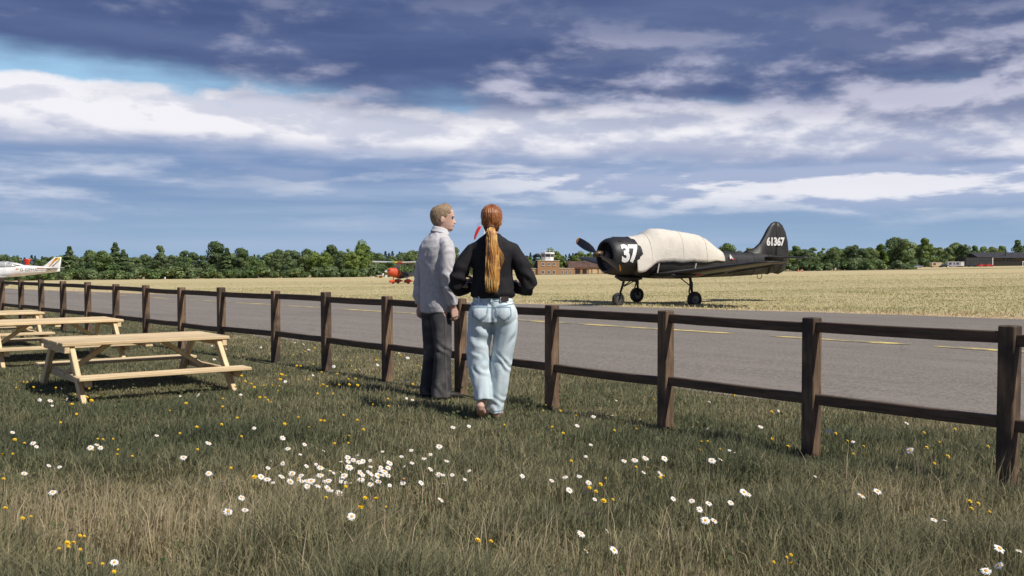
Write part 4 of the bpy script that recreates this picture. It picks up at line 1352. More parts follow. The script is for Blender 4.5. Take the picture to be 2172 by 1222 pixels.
def pine_crown(seed, hgt=11.0):
    r = np.random.default_rng(seed)
    n = 1500
    u = r.uniform(0, 1, n) ** 0.8
    z = 1.5 + (hgt - 1.5) * u
    rad = (1 - u) ** 0.8 * 2.3 * (0.78 + 0.22 * np.sin(z * 4.2)) + 0.22
    a = r.uniform(0, 2 * math.pi, n)
    q = np.sqrt(r.uniform(0.15, 1, n)) * rad
    C = np.stack([q * np.cos(a), q * np.sin(a), z - q * 0.22], 1)
    N = np.stack([np.cos(a) * 0.6, np.sin(a) * 0.6, np.ones(n) * 0.8], 1)
    v, t = leaf_cards(C, N, r.uniform(0.18, 0.38, n), r.uniform(0, 1, n))
    return np_mesh("crown", v, np.arange(len(v)), 4, {'tint': t})


def trunk_mesh(seed, hgt, r0):
    r = random.Random(seed)
    mb = MB()
    top = hgt * 0.72
    mb.tube([(0, 0, -0.4), (0.05, 0, top * 0.3), (r.uniform(-0.2, 0.2), r.uniform(-0.2, 0.2), top * 0.65), (r.uniform(-0.4, 0.4), r.uniform(-0.4, 0.4), top)], [r0, r0 * 0.8, r0 * 0.5, r0 * 0.18], 8)
    for i in range(6):
        z = top * (0.3 + 0.1 * i); a = r.uniform(0, 6.28); L = r.uniform(1.2, 2.4)
        mb.tube([(0, 0, z), (L * 0.5 * math.cos(a), L * 0.5 * math.sin(a), z + L * 0.4), (L * math.cos(a), L * math.sin(a), z + L * 0.9)], [r0 * 0.38, r0 * 0.25, r0 * 0.08], 6)
    me = mb.mesh("trunk"); me.materials.append(M_BARK)
    return me


CROWNS = {}
for k, m in (('dark', G_DARK), ('mid', G_MID), ('light', G_LIGHT)):
    CROWNS[k] = []
    for i in range(4):
        me = crown(100 + i * 7 + len(k), w=(3.3, 3.8, 2.9, 3.4)[i], tall=(i == 2), lobes=(30, 32, 26, 30)[i])
        me.materials.append(m); CROWNS[k].append(me)
SPRUCE = []
for i in range(2):
    me = pine_crown(80 + i); me.materials.append(G_DARK); SPRUCE.append(me)
PINES = []
for i in range(3):
    me = pine_crown(60 + i); me.materials.append(G_PINE); PINES.append(me)
TRUNKS = [trunk_mesh(i, 10, 0.28) for i in range(3)]
BUSH = []
for i, m in enumerate((G_DARK, G_MID)):
    me = crown(300 + i, w=2.2, hgt=3.0, base=0.0, lobes=9, per=110, leaf=0.26); me.materials.append(m); BUSH.append(me)

TREE_NAME = {'dark': "dark green broadleaf tree", 'mid': "mid green broadleaf tree", 'light': "bright yellow green broadleaf tree"}


def zone(q):
    for lim, w in ((150, "behind the white aircraft"), (300, "between the white aircraft and the small orange marker"), (430, "around the small orange marker before the wood"),
                   (560, "beside the wood's tallest spire"), (720, "between the tallest spire and the microlight"), (940, "behind the microlight"), (1100, "behind the couple"),
                   (1215, "behind the control tower"), (1300, "behind the brown roofed hangar"), (1535, "hidden low behind the black aircraft"), (1680, "behind the black aircraft's tail"),
                   (1790, "behind the two red cones"), (1880, "between the cones and the silver blue car"), (1960, "behind the silver blue car"), (2046, "behind the portable cabins")):
        if q < lim: return w
    return "behind the dark office and timber hangar"


def tree(px_, y, hgt, kind, group, wide=1.0, sh=None):
    x = (px_ - 1086) / 2100 * y
    t = empty("broadleaf_tree", (x, y, zof(x, y) - 0.1), rnd.uniform(0, 6.28))
    s = hgt / 10.0
    c = link("crown", rnd.choice(CROWNS[kind]) if sh is None else CROWNS[kind][sh], t); c.scale = (s * wide, s * wide, s)
    k = link("trunk", rnd.choice(TRUNKS), t); k.scale = (s, s, s)
    size = "tall " if hgt > 11.2 else ("low " if hgt < 9.0 else "")
    return tag(t, size + TREE_NAME[kind] + " " + zone(px_), "tree", group)


GL, GM, GR = "trees of the left hand wood", "trees behind the tower", "trees right of the aircraft"
px_ = -260
while px_ < 900:
    kind = 'dark' if rnd.random() < (0.62 if px_ < 560 else 0.30) else 'mid'
    if px_ > 660 and rnd.random() < 0.40: kind = 'light'
    tree(px_, rnd.uniform(352, 385), rnd.uniform(8.2, 10.6), kind, GL, rnd.uniform(1.0, 1.25))
    px_ += rnd.uniform(15, 25)
for q, hg in ((148, 12.6), (245, 13.8), (262, 11.2), (482, 11.4)):
    x = (q - 1086) / 2100 * 368
    t = empty("spruce_tree", (x, 368, zof(x, 368) - 0.1), rnd.uniform(0, 6))
    c = link("crown", rnd.choice(SPRUCE), t); k = hg / 11.0; c.scale = (k * 1.55, k * 1.55, k)
    MB().tube([(0, 0, -0.3), (0, 0, hg * 0.9)], [0.2, 0.05], 7).build("trunk", M_BARK, t)
    tag(t, "pointed dark spruce above the wood, " + zone(q), "tree", "spruces in the left hand wood")
for q, hg, kd, sh in ((195, 11.6, 'mid', 1), (340, 12.8, 'dark', 2), (462, 14.2, 'dark', 1), (590, 11.6, 'dark', 0), (650, 11.8, 'dark', 0), (705, 12.4, 'dark', 1), (770, 13.6, 'light', 1), (735, 11.4, 'mid', 0), (395, 11.0, 'mid', 0), (515, 11.3, 'dark', 1)):
    tree(q, 372 + rnd.uniform(-8, 8), hg, kd, GL, 0.95, sh)
for q, hg, kd in ((965, 12.6, 'dark'), (1000, 9, 'mid'), (1060, 8.5, 'mid'), (1108, 9.0, 'light'), (1126, 8.2, 'light'), (1143, 7.0, 'mid'), (1168, 11.2, 'light'), (1180, 9.8, 'light'), (1195, 8.0, 'mid'), (1212, 8.6, 'light'), (1232, 9.6, 'light'), (1252, 9.6, 'light'), (1275, 9.2, 'light'), (1300, 9.0, 'mid'), (1330, 9, 'mid'), (1365, 9.5, 'mid'), (1400, 9, 'dark'), (1440, 9, 'mid'), (1480, 8.5, 'mid'), (1515, 8.5, 'light')):
    tree(q, 428 + rnd.uniform(-6, 8), hg, kd, GM, 1.0)
for q, hg, kd in ((1543, 12.2, 'mid'), (1568, 9.0, 'mid'), (1590, 10.2, 'mid'), (1625, 9.5, 'mid'), (1660, 10.0, 'mid'), (1688, 11.0, 'mid'), (1705, 9.5, 'dark'), (1722, 9.8, 'dark'), (1745, 8.6, 'mid'), (1768, 9.6, 'mid'), (1788, 9.0, 'mid'), (1809, 11.2, 'dark'), (1830, 8.8, 'dark'), (1850, 8.8, 'mid'), (1868, 11.0, 'light'), (1893, 13.2, 'dark'), (1908, 11.6, 'mid'), (1920, 13.0, 'mid'), (1945, 9.0, 'mid'), (1962, 13.0, 'light'), (1975, 10.6, 'mid'), (1992, 9.0, 'mid'), (2012, 8.8, 'mid'), (2026, 11.0, 'mid'), (2042, 10.2, 'dark')):
    if q > 1935: tree(q, 520 + rnd.uniform(-6, 12), hg * 1.22, kd, GR, 1.1)
    else: tree(q, 398 + rnd.uniform(-8, 12), hg * 0.99, kd, GR, 1.1)
q = 1680
while q < 2045:                       # a second rank fills the row
    tree(q, 424 + rnd.uniform(-6, 10) if q < 1930 else 545, rnd.uniform(8.5, 10.2) * (1 if q < 1930 else 1.25), rnd.choice(('mid', 'dark', 'mid')), GR, 1.25)
    q += rnd.uniform(16, 24)
for q, hg, kd in ((2050, 13, 'mid'), (2068, 11.8, 'light'), (2086, 11.4, 'mid'), (2105, 10.8, 'mid'), (2124, 12.0, 'light'), (2158, 14.6, 'dark'), (2180, 12.5, 'dark'), (2205, 13, 'mid'), (2240, 12, 'mid'), (2285, 13.5, 'dark'), (2330, 12, 'mid')):
    tree(q, 556 + rnd.uniform(-8, 12), hg, kd, "trees behind the far buildings", 1.1)
for q0, q1, yb in ((-240, 890, 346), (1535, 1940, 384), (1940, 2050, 510)):
    q = q0
    while q < q1:
        x = (q - 1086) / 2100 * yb
        t = empty("bush", (x, yb + rnd.uniform(-3, 3), zof(x, yb) - 0.1), rnd.uniform(0, 6))
        c = link("crown", rnd.choice(BUSH), t); k = rnd.uniform(0.7, 1.5); c.scale = (k * 1.35, k * 1.35, k)
        st = MB().tube([(0, 0, -0.3), (0.1, 0, 1.0)], [0.08, 0.03], 6).build("stem", M_BARK, t)
        tag(t, ("spreading " if k > 1.15 else ("small " if k < 0.9 else "rounded ")) + "bush at the trees' foot, " + zone(q), "bush", "bushes along the treeline")
        q += rnd.uniform(14, 26)

# the far-off pine wood behind, one mass with cloud shade put into its leaf colour
VV = []; TT = []
for px_ in np.arange(-300, 1420, 7.5):
    y = rng.uniform(560, 640); x = (px_ - 1086) / 2100 * y
    src = PINES[int(rng.integers(3))] if rng.random() < 0.45 else CROWNS['dark'][int(rng.integers(4))]
    n = len(src.vertices)
    co = np.empty(n * 3, np.float32); src.vertices.foreach_get('co', co); co = co.reshape(-1, 3)
    tt = np.empty(n, np.float32); src.attributes['tint'].data.foreach_get('value', tt)
    sub = (np.arange(n) // 4) % 3 == 0
    co = co[sub]; tt = tt[sub]
    s = rng.uniform(0.95, 1.22) * (1.0 if px_ < 1000 else 0.92); s2 = s * rng.uniform(1.1, 1.5)
    z0 = zof(x, y)
    VV.append(co * np.array([s2, s2, s]) * 1.0 + np.array([x, y, z0])); TT.append(tt)
VV = np.concatenate(VV); TT = np.concatenate(TT)
me = np_mesh("distant_wood", VV, np.arange(len(VV)), 4, {'tint': TT}); me.materials.append(G_PINE)
tag(link("distant_wood", me), "far off pine wood coloured dark for cloud shade, behind the nearer trees", "wood", kind="stuff")

# ------------------------------------------------------------------ people
M_SKIN = material("skin", (0.60, 0.385, 0.30), (0.52, 0.30, 0.225), 0.5, scale=14, lohi=(0.4, 0.75), bump=0.0015, bscale=60, spec=0.35)
M_EYE = plain("eye_dark", (0.05, 0.045, 0.04), 0.2)
M_BROW = plain("brow_hair", (0.22, 0.14, 0.08), 0.7)
M_LIP = plain("lip", (0.45, 0.20, 0.17), 0.45)
HZ = [0.0, 0.008, 0.02, 0.035, 0.05, 0.065, 0.08, 0.095, 0.11, 0.125, 0.14, 0.155, 0.17, 0.185, 0.198, 0.209, 0.217, 0.222, 0.225]
FRONT = ([0, .008, .02, .032, .045, .052, .058, .066, .075, .11, .135, .165, .19, .21, .22, .225], [.070, .082, .089, .085, .090, .089, .092, .087, .086, .083, .094, .092, .076, .048, .025, .004])
BACK = ([0, .03, .06, .09, .13, .165, .195, .212, .221, .225], [-.030, -.055, -.080, -.097, -.106, -.102, -.082, -.052, -.025, -.004])
WIDE = ([0, .01, .02, .05, .08, .11, .14, .17, .195, .212, .221, .225], [.024, .036, .046, .058, .066, .071, .0745, .072, .060, .042, .022, .004])


def head_rings(n=40, zs=HZ, grow=0.0, p=2.25, fn=None):
    rings = []
    for z in zs:
        f = float(np.interp(z, *FRONT)); b = float(np.interp(z, *BACK)); w = float(np.interp(z, *WIDE))
        ring = []
        for k in range(n):
            a = 2 * math.pi * k / n
            s, c = math.sin(a), math.cos(a)
            s2 = math.copysign(abs(s) ** (2 / p), s); c2 = math.copysign(abs(c) ** (2 / p), c)
            q = Vector((w * s2, (f if c > 0 else -b) * c2, z))
            g = grow + (fn(a, z) if fn else 0)
            if g:
                d = Vector((q.x, q.y, (z - 0.13) * 0.9)); d.normalize()
                q = q + d * g
            ring.append(q)
        rings.append(ring)
    return rings


def add_head(mb, M, nose=1.0):
    rings = [[M @ q for q in r] for r in head_rings()]
    mb.loft(rings)
    nr = []                       # nose from bridge to base
    for z, y, w, d in ((0.118, 0.076, 0.006, 0.010), (0.105, 0.082, 0.007, 0.012), (0.090, 0.090, 0.009, 0.014), (0.078, 0.096, 0.012, 0.015), (0.070, 0.094, 0.013, 0.013), (0.066, 0.086, 0.010, 0.008)):
        nr.append([M @ Vector((w * math.cos(2 * math.pi * k / 12), y + nose * d * math.sin(2 * math.pi * k / 12), z)) for k in range(12)])
    mb.loft(nr)
    for s in (-1, 1):             # ears and brow ridge
        rot = Matrix.Rotation(R(14) * s, 3, 'Z') @ Matrix.Rotation(R(-12), 3, 'X')
        b = MB().ball((s * 0.073, -0.010, 0.098), (0.010, 0.019, 0.033), 12, 8, rot)
        mb.add([M @ Vector(v) for v in b.v], b.f)
        b = MB().ball((s * 0.032, 0.084, 0.128), (0.024, 0.010, 0.006), 10, 6)
        mb.add([M @ Vector(v) for v in b.v], b.f)
    for z, y in ((0.047, 0.090), (0.056, 0.0915)):
        b = MB().ball((0, y - 0.004, z), (0.020, 0.008, 0.0045), 12, 6)
        mb.add([M @ Vector(v) for v in b.v], b.f)


def face_bits(parent, M):
    for s in (-1, 1):
        b = MB().ball((s * 0.031, 0.079, 0.113), (0.012, 0.007, 0.0055), 12, 6)
        b.v = [tuple(M @ Vector(v)) for v in b.v]; b.build("eye", M_EYE, parent, True)
        b = MB().ball((s * 0.032, 0.0905, 0.130), (0.020, 0.0045, 0.0035), 10, 6)
        b.v = [tuple(M @ Vector(v)) for v in b.v]; b.build("eyebrow", M_BROW, parent, True)
    b = MB().ball((0, 0.0895, 0.0515), (0.019, 0.0065, 0.0060), 12, 6)
    b.v = [tuple(M @ Vector(v)) for v in b.v]; b.build("lips", M_LIP, parent, True)


def add_hand(mb, w, d, s, p, curl=0.7, k=1.0, thumb_in=0.3):
    """w wrist, d finger direction, s towards the thumb, p palm side"""
    w = Vector(w); d = Vector(d).normalized(); s = Vector(s); s = (s - d * s.dot(d)).normalized(); p = Vector(p); p = (p - d * p.dot(d) - s * p.dot(s)).normalized()
    mb.tube([w - d * 0.03, w + d * 0.01 * k, w + d * 0.05 * k, w + d * 0.088 * k], [(0.026 * k, 0.020 * k), (0.030 * k, 0.019 * k), (0.040 * k, 0.017 * k), (0.040 * k, 0.013 * k)], 16, s, True, 2.6)
    for i, L in enumerate((0.070, 0.079, 0.073, 0.056)):
        q = w + d * (0.084 - 0.004 * abs(i - 1)) * k + s * (0.030 - 0.0200 * i) * k
        pts = [q - d * 0.012 * k, q]; a = 0.0
        for j, (fl, ca) in enumerate(((0.45, 0.55), (0.32, 0.85), (0.23, 0.55))):
            a += curl * ca * (1 + 0.06 * i)
            q = q + (d * math.cos(a) + p * math.sin(a)) * L * fl * k
            pts.append(q)
        mb.tube(pts, [0.0098 * k, 0.0098 * k, 0.0090 * k, 0.0082 * k, 0.0065 * k], 10, s)
    b = w + d * 0.022 * k + s * 0.024 * k + p * 0.004
    v = (d * 0.75 + s * 0.55 + p * thumb_in).normalized(); v2 = (d * 0.95 + s * 0.12 + p * (thumb_in + 0.2)).normalized()
    mb.tube([b - v * 0.01, b + v * 0.022 * k, b + v * 0.046 * k, b + v * 0.046 * k + v2 * 0.03 * k, b + v * 0.046 * k + v2 * 0.052 * k], [0.014 * k, 0.0135 * k, 0.0115 * k, 0.0100 * k, 0.0075 * k], 10, p)


def stack(mb, secs, n=28, p=2.2):
    """upright loft: (z, cx, cy, half width, half depth)"""
    rings = []
    for z, cx, cy, w, d in secs:
        r = []
        for k in range(n):
            a = 2 * math.pi * k / n
            c, s = math.cos(a), math.sin(a)
            r.append(Vector((cx + w * math.copysign(abs(c) ** (2 / p), c), cy + d * math.copysign(abs(s) ** (2 / p), s), z)))
        rings.append(r)
    return mb.loft(rings)


def nz(x, y, z): return mnoise.noise(Vector((x, y, z)))


def knit(name, c, c2):
    m = material(name, c, c2, 0.9, scale=30, lohi=(0.35, 0.7), bump=0.003, bscale=120, spec=0.15)
    return m


# ---- woman, back to the camera
wx, wy = -0.155, 7.87
woman = tag(empty("person", (wx, wy, zof(wx, wy)), R(-3)), "person with long red blonde ponytail, black top and pale blue jeans, arms folded", "person")
HM = Matrix.Translation((-0.008, 0.020, 1.478)) @ Matrix.Rotation(R(4), 4, 'Z')
b = MB()
stack(b, [(0.80, 0, 0, .17, .115), (0.90, 0, 0, .155, .11), (1.02, 0, 0.01, .115, .085), (1.15, 0, 0.01, .12, .09), (1.28, 0, 0, .13, .09), (1.36, 0, -.005, .12, .075), (1.42, 0, 0, .08, .055), (1.46, 0, 0.005, .052, .050)])
b.tube([(0, 0.0, 1.42), (-0.004, 0.008, 1.47), (-0.006, 0.018, 1.53)], [0.056, 0.049, 0.050], 18)
add_head(b, HM)
for s, wr in ((-1, (0.07, 0.215, 1.075)), (1, (-0.14, 0.160, 1.085))):
    b.tube([(s * 0.11, 0, 1.35), (s * 0.20, -0.01, 1.24), (s * 0.275, 0.0, 1.08), (s * 0.20, 0.12, 1.06), wr], [0.05, 0.045, 0.04, 0.036, 0.026], 14)
add_hand(b, (-0.14, 0.160, 1.085), (-1, -0.25, -0.02), (0, 0.2, 1), (0.1, -1, 0), 0.6, 0.93)
add_hand(b, (0.07, 0.215, 1.075), (1, -0.2, 0.0), (0, 0.2, 1), (-0.1, -1, 0), 0.5, 0.93)
LEG = {-1: [(-0.085, 0.0, 0.84), (-0.10, 0.0, 0.66), (-0.105, 0.005, 0.47), (-0.085, -0.03, 0.26), (-0.088, -0.062, 0.115)],
       1: [(0.085, 0.0, 0.84), (0.098, 0.0, 0.68), (0.070, 0.02, 0.47), (0.042, 0.03, 0.26), (0.026, 0.035, 0.08)]}
for s in (-1, 1):
    b.tube(LEG[s], [0.082, 0.072, 0.055, 0.046, 0.034], 16)
b.tube([(-0.086, -0.066, 0.20), (-0.088, -0.078, 0.15), (-0.091, -0.098, 0.115), (-0.092, -0.098, 0.085)], [0.032, 0.034, 0.034, 0.024], 14)
b.tube([(-0.092, -0.094, 0.108), (-0.090, -0.045, 0.082), (-0.086, 0.03, 0.036), (-0.084, 0.085, 0.016)], [(0.030, 0.030), (0.034, 0.030), (0.043, 0.020), (0.036, 0.011)], 14)
b.tube([(0.026, 0.035, 0.11), (0.028, 0.022, 0.07), (0.030, 0.008, 0.04), (0.031, 0.010, 0.016)], [0.032, 0.034, 0.034, 0.024], 14)
b.tube([(0.030, 0.012, 0.040), (0.034, 0.07, 0.045), (0.042, 0.15, 0.030), (0.046, 0.20, 0.014)], [(0.031, 0.030), (0.034, 0.032), (0.043, 0.020), (0.036, 0.011)], 14)
me = voxel_union(b, 0.0052, 2, "body"); me.materials.append(M_SKIN)
link("body", me, woman)
face_bits(woman, HM)

# black loose top
M_TOP = material("black_jersey", (0.013, 0.012, 0.014), (0.021, 0.019, 0.021), 0.82, scale=6, bump=0.004, bscale=5.0, bstretch=(2, 2, 0.7), spec=0.25)
b = MB()
stack(b, [(0.972, 0, 0.0, .160, .120), (0.985, 0, 0.0, .172, .132), (1.01, 0, -.004, .179, .138), (1.06, 0, -.002, .172, .130), (1.14, 0, 0, .158, .122), (1.22, 0, -.004, .158, .122), (1.30, 0, -.008, .168, .122),
          (1.36, 0, -.010, .172, .112), (1.405, 0, -.008, .150, .096), (1.44, 0, -.002, .108, .078), (1.465, 0, .006, .070, .064), (1.482, 0, .010, .058, .058)])
for s in (-1, 1):
    b.tube([(s * 0.105, -0.005, 1.385), (s * 0.155, -0.008, 1.352), (s * 0.196, -0.012, 1.29), (s * 0.238, -0.016, 1.22), (s * 0.268, -0.014, 1.14), (s * 0.290, 0.005, 1.072), (s * 0.275, 0.060, 1.040), (s * 0.21, 0.125, 1.050), (s * 0.13 if s < 0 else 0.02, 0.185, 1.072)],
           [0.048, 0.060, 0.064, 0.066, 0.068, 0.068, 0.064, 0.055, 0.044], 20, (0, 1, 0))
me = voxel_union(b, 0.0075, 6, "top")


def top_folds(c, n):
    ax = abs(c.x)
    f = 0.0055 * nz(c.x * 9, c.y * 9, c.z * 3.5) + 0.0035 * nz(c.x * 22 + c.z * 6, c.y * 20, c.z * 9)
    if ax > 0.17 and c.z < 1.32: f += 0.006 * math.sin(c.z * 60 + c.x * 30 + 4 * nz(c.x * 8, c.y * 8, c.z * 8)) * smoothstep(1.30 - c.z, 0, 0.2)
    if ax < 0.17 and c.z < 1.12: f += 0.006 * nz(c.x * 26, c.y * 14, c.z * 5)
    return f


displace(me, top_folds)
me.materials.append(M_TOP)
top = link("black_top", me, woman)
link("hem_band", patch(me, lambda c, n: c.z < 0.995 and abs(c.x) < 0.19, 0.0022, "hem_band"), top, M_TOP)
# jeans
M_JEAN = material("pale_washed_denim", (0.56, 0.645, 0.675), (0.45, 0.545, 0.59), 0.85, scale=5, lohi=(0.35, 0.7), bump=0.0014, bscale=90, spec=0.2, c3=(0.64, 0.71, 0.73), c3scale=6.0)
M_STITCH = plain("denim_seam", (0.27, 0.36, 0.43), 0.85)
b = MB()
stack(b, [(0.775, 0.004, .002, .192, .138), (0.82, 0.004, 0, .200, .142), (0.87, 0.003, 0, .192, .136), (0.93, 0, 0, .166, .120), (0.975, 0, 0, .150, .108), (1.0, 0, 0, .148, .106)])
for s in (-1, 1):
    b.ball((s * 0.088 + 0.004, -0.060, 0.845), (0.098, 0.092, 0.115), 18, 12)
b.tube([(-0.085, 0.0, 0.86), (-0.098, 0.0, 0.76), (-0.106, 0.0, 0.66), (-0.116, 0.0, 0.56), (-0.116, 0.0, 0.47), (-0.100, -0.012, 0.36), (-0.080, -0.034, 0.25), (-0.068, -0.058, 0.158)],
       [(0.100, 0.125), (0.102, 0.122), (0.098, 0.112), (0.092, 0.104), (0.089, 0.098), (0.085, 0.092), (0.074, 0.084), (0.066, 0.080)], 26)
b.tube([(0.090, 0.0, 0.86), (0.103, 0.0, 0.77), (0.104, 0.004, 0.69), (0.086, 0.012, 0.58), (0.068, 0.02, 0.47), (0.058, 0.024, 0.37), (0.042, 0.028, 0.24), (0.022, 0.032, 0.120), (0.016, 0.034, 0.050)],
       [(0.100, 0.125), (0.100, 0.120), (0.094, 0.110), (0.086, 0.102), (0.083, 0.098), (0.082, 0.094), (0.076, 0.088), (0.067, 0.082), (0.064, 0.080)], 26)
me = voxel_union(b, 0.0072, 4, "jeans")


def jean_folds(c, n):
    f = 0.004 * nz(c.x * 10, c.y * 10, c.z * 5)
    k = math.exp(-((c.z - 0.66) / 0.09) ** 2) * smoothstep(-c.y, -0.02, 0.08)
    f += 0.007 * k * math.sin(c.z * 42 + c.x * (-60 if c.x > 0 else 40) + 3 * nz(c.x * 7, 1, c.z * 7))
    k = math.exp(-((c.z - 0.44) / 0.09) ** 2)
    f += 0.0045 * k * math.sin(c.z * 48 + c.x * 60 + 6 * nz(c.x * 9, c.y * 9, c.z * 9))
    k = smoothstep(0.26 - c.z, 0, 0.14)
    f += 0.0035 * k * math.sin(c.z * 55 + c.x * 70 + 7 * nz(c.x * 12, c.y * 12, c.z * 6))
    f += 0.007 * (1 - smoothstep(c.z, 0.40, 0.72)) * nz(c.x * 20, c.y * 20, c.z * 2.2)
    # crease between the cheeks and under the seat
    f -= 0.014 * math.exp(-(c.x - 0.003) ** 2 / 0.00022) * smoothstep(-c.y, 0.02, 0.10) * smoothstep(c.z, 0.70, 0.80) * (1 - smoothstep(c.z, 0.90, 0.96))
    return f


displace(me, jean_folds)
me.materials.append(M_JEAN)
jeans = link("jeans", me, woman)
jm = me


def pocket(cx, z0, z1, w, sk):
    def t(c, n):
        u = c.x - cx - sk * (c.z - z0)
        zb = z0 + 0.018 * abs(u) / w * 2 + 0.0
        return c.y < -0.02 and abs(u) < w and zb < c.z < z1
    return t


for cx, sk in ((-0.095, 0.10), (0.100, -0.10)):
    link("pocket", patch(jm, pocket(cx, 0.795, 0.905, 0.060, sk), 0.0035, "pocket"), jeans, M_JEAN)
    outer = pocket(cx, 0.795, 0.905, 0.060, sk); inner = pocket(cx, 0.806, 0.895, 0.051, sk)
    link("pocket_stitching", patch(jm, lambda c, n: outer(c, n) and not inner(c, n), 0.0052, "pocket_stitching"), jeans, M_STITCH)
link("waistband", patch(jm, lambda c, n: 0.945 < c.z < 0.985, 0.004, "waistband"), jeans, M_JEAN)
link("yoke_seam", patch(jm, lambda c, n: c.y < 0 and abs(c.z - (0.925 - 0.06 * (1 - abs(c.x) / 0.17) * 0.5)) < 0.0045, 0.0025, "yoke_seam"), jeans, M_STITCH)
link("centre_seam", patch(jm, lambda c, n: c.y < -0.02 and abs(c.x - 0.003) < 0.006 and 0.76 < c.z < 0.945, 0.003, "centre_seam"), jeans, M_STITCH)
link("cuff_seam", patch(jm, lambda c, n: (c.x < -0.02 - (c.z - 0.1) * 0.1 and c.y < 0.03 and 0.170 < c.z < 0.177) or (c.x > -0.04 and 0.066 < c.z < 0.073), 0.0025, "cuff_seam"), jeans, M_STITCH)
MB().box((0.108, -0.118, 0.966), (0.055, 0.008, 0.036), Matrix.Rotation(R(12), 3, 'Z')).build("leather_patch", plain("brown_leather_patch", (0.06, 0.04, 0.03), 0.6), jeans)
for x in (-0.10, 0.0, 0.075):
    MB().bar((x, -0.124 + 0.9 * x * x, 0.940), (x, -0.120 + 0.9 * x * x, 0.990), 0.013, 0.006, (0, -1, 0)).build("belt_loop", M_JEAN, jeans)
# hair
M_HAIR = material("auburn_hair", (0.20, 0.062, 0.020), (0.42, 0.17, 0.055), 0.42, scale=6, stretch=(9, 3, 3), lohi=(0.3, 0.75), bump=0.003, bscale=10, spec=0.5)
M_TAIL = material("copper_blonde_hair", (0.62, 0.31, 0.075), (0.22, 0.075, 0.022), 0.42, scale=7, stretch=(9, 9, 0.8), lohi=(0.42, 0.62), bump=0.003, bscale=12, spec=0.5, c3=(0.72, 0.45, 0.15), c3scale=14)
zs = [0.020 + 0.0086 * i for i in range(24)]
tiez = 0.045


def groove(a, z):
    u = math.atan2(math.sin(a), -math.cos(a))          # angle from the back of the head
    return 0.0022 * math.sin(46 * u * (0.75 + 1.6 * max(0, 0.2 - z)) + 3 * nz(u * 3, z * 20, 1)) + 0.003 * nz(u * 7, z * 9, 4)


rings = head_rings(150, zs + [0.2262], 0.010, 2.2, groove)
mb = MB()
n = 150
for r in rings: mb.v += [tuple(HM @ q) for q in r]
for i in range(len(rings) - 1):
    z = zs[min(i, len(zs) - 1)]
    for j in range(n):
        a = 2 * math.pi * (j + .5) / n
        c = math.cos(a)
        zl = 0.170 if c > 0.55 else (0.175 - (0.55 - c) * 0.20 if c > 0.0 else (0.065 if c > -0.35 else 0.022))
        if z > zl:
            k = (j + 1) % n
            mb.f.append((i * n + j, i * n + k, (i + 1) * n + k, (i + 1) * n + j))
mb.f.append(tuple((len(rings) - 1) * n + j for j in range(n)))
mb.build("hair", M_HAIR, woman, True)
fz = MB(); rq = random.Random(8)
for i in range(60):
    a = rq.uniform(0, 6.283); u = rq.uniform(0.1, 0.9)
    p0 = HM @ Vector((0.082 * math.cos(a) * math.sin(u * 3), -0.01 - 0.10 * abs(math.sin(a)) * math.sin(u * 3), 0.13 + 0.105 * math.cos(u * 3)))
    d = (p0 - HM @ Vector((0, 0, 0.12))).normalized()
    fz.tube([p0, p0 + d * 0.012 + Vector((rq.uniform(-.012, .012), rq.uniform(-.012, .012), 0)), p0 + d * 0.018 + Vector((rq.uniform(-.03, .03), rq.uniform(-.02, .02), -0.02))], 0.0007, 3)
fz.build("fly_away_hair", M_TAIL if "M_TAIL" in globals() else M_HAIR, woman, True)
rr = random.Random(3)
tail = MB()
cen = [(-0.006, -0.092, 1.535), (-0.004, -0.118, 1.515), (0.000, -0.138, 1.480), (0.004, -0.150, 1.42), (0.008, -0.158, 1.33), (0.010, -0.162, 1.23), (0.010, -0.166, 1.13), (0.006, -0.170, 1.05), (0.004, -0.172, 1.015)]
wid = [0.024, 0.025, 0.033, 0.039, 0.046, 0.052, 0.054, 0.051, 0.044]
dep = [0.022, 0.022, 0.025, 0.024, 0.022, 0.021, 0.020, 0.017, 0.010]
tail.tube(cen[:8], [(w * 0.86, d * 0.8) for w, d in zip(wid, dep)][:8], 20, (1, 0, 0))
for i in range(150):
    a = rr.uniform(0, 6.283); q = math.sqrt(rr.uniform(0.35, 1.0))
    u, v = q * math.cos(a), q * math.sin(a)
    ph = rr.uniform(0, 6.28); am = rr.uniform(0.003, 0.009); L = rr.uniform(0.80, 1.03)
    pts = []; rad = []
    for k in range(15):
        t = k / 14 * L * 8
        i0 = min(int(t), 7); f = t - i0
        c0, c1 = Vector(cen[i0]), Vector(cen[i0 + 1])
        w = wid[i0] + (wid[i0 + 1] - wid[i0]) * f; d = dep[i0] + (dep[i0 + 1] - dep[i0]) * f
        pts.append(c0 + (c1 - c0) * f + Vector((u * w + am * math.sin(t * 2.1 + ph) * min(1, t / 2), -v * d + am * 0.6 * math.cos(t * 1.7 + ph), 0)))
        rad.append(0.0052 if k < 11 else 0.0052 * (15 - k) / 5)
    tail.tube(pts, rad, 5, (1, 0, 0))
tl = tail.build("ponytail", M_TAIL, woman, True)
MB().tube([(-0.006, -0.098, 1.530), (-0.005, -0.116, 1.512)], [(0.034, 0.029), (0.034, 0.029)], 18).build("hair_tie", plain("brown_hair_tie", (0.13, 0.05, 0.025), 0.7), tl, True)
wisp = MB()
for i in range(7):
    x = 0.050 + 0.005 * i
    wisp.tube([(0.03, -0.150, 1.42), (x + 0.012, -0.155, 1.32), (x + 0.024, -0.150, 1.22 + 0.01 * i), (x + 0.004, -0.158, 1.15 + 0.012 * i)], 0.0012, 4)
wisp.build("stray_hair", M_TAIL, woman, True)

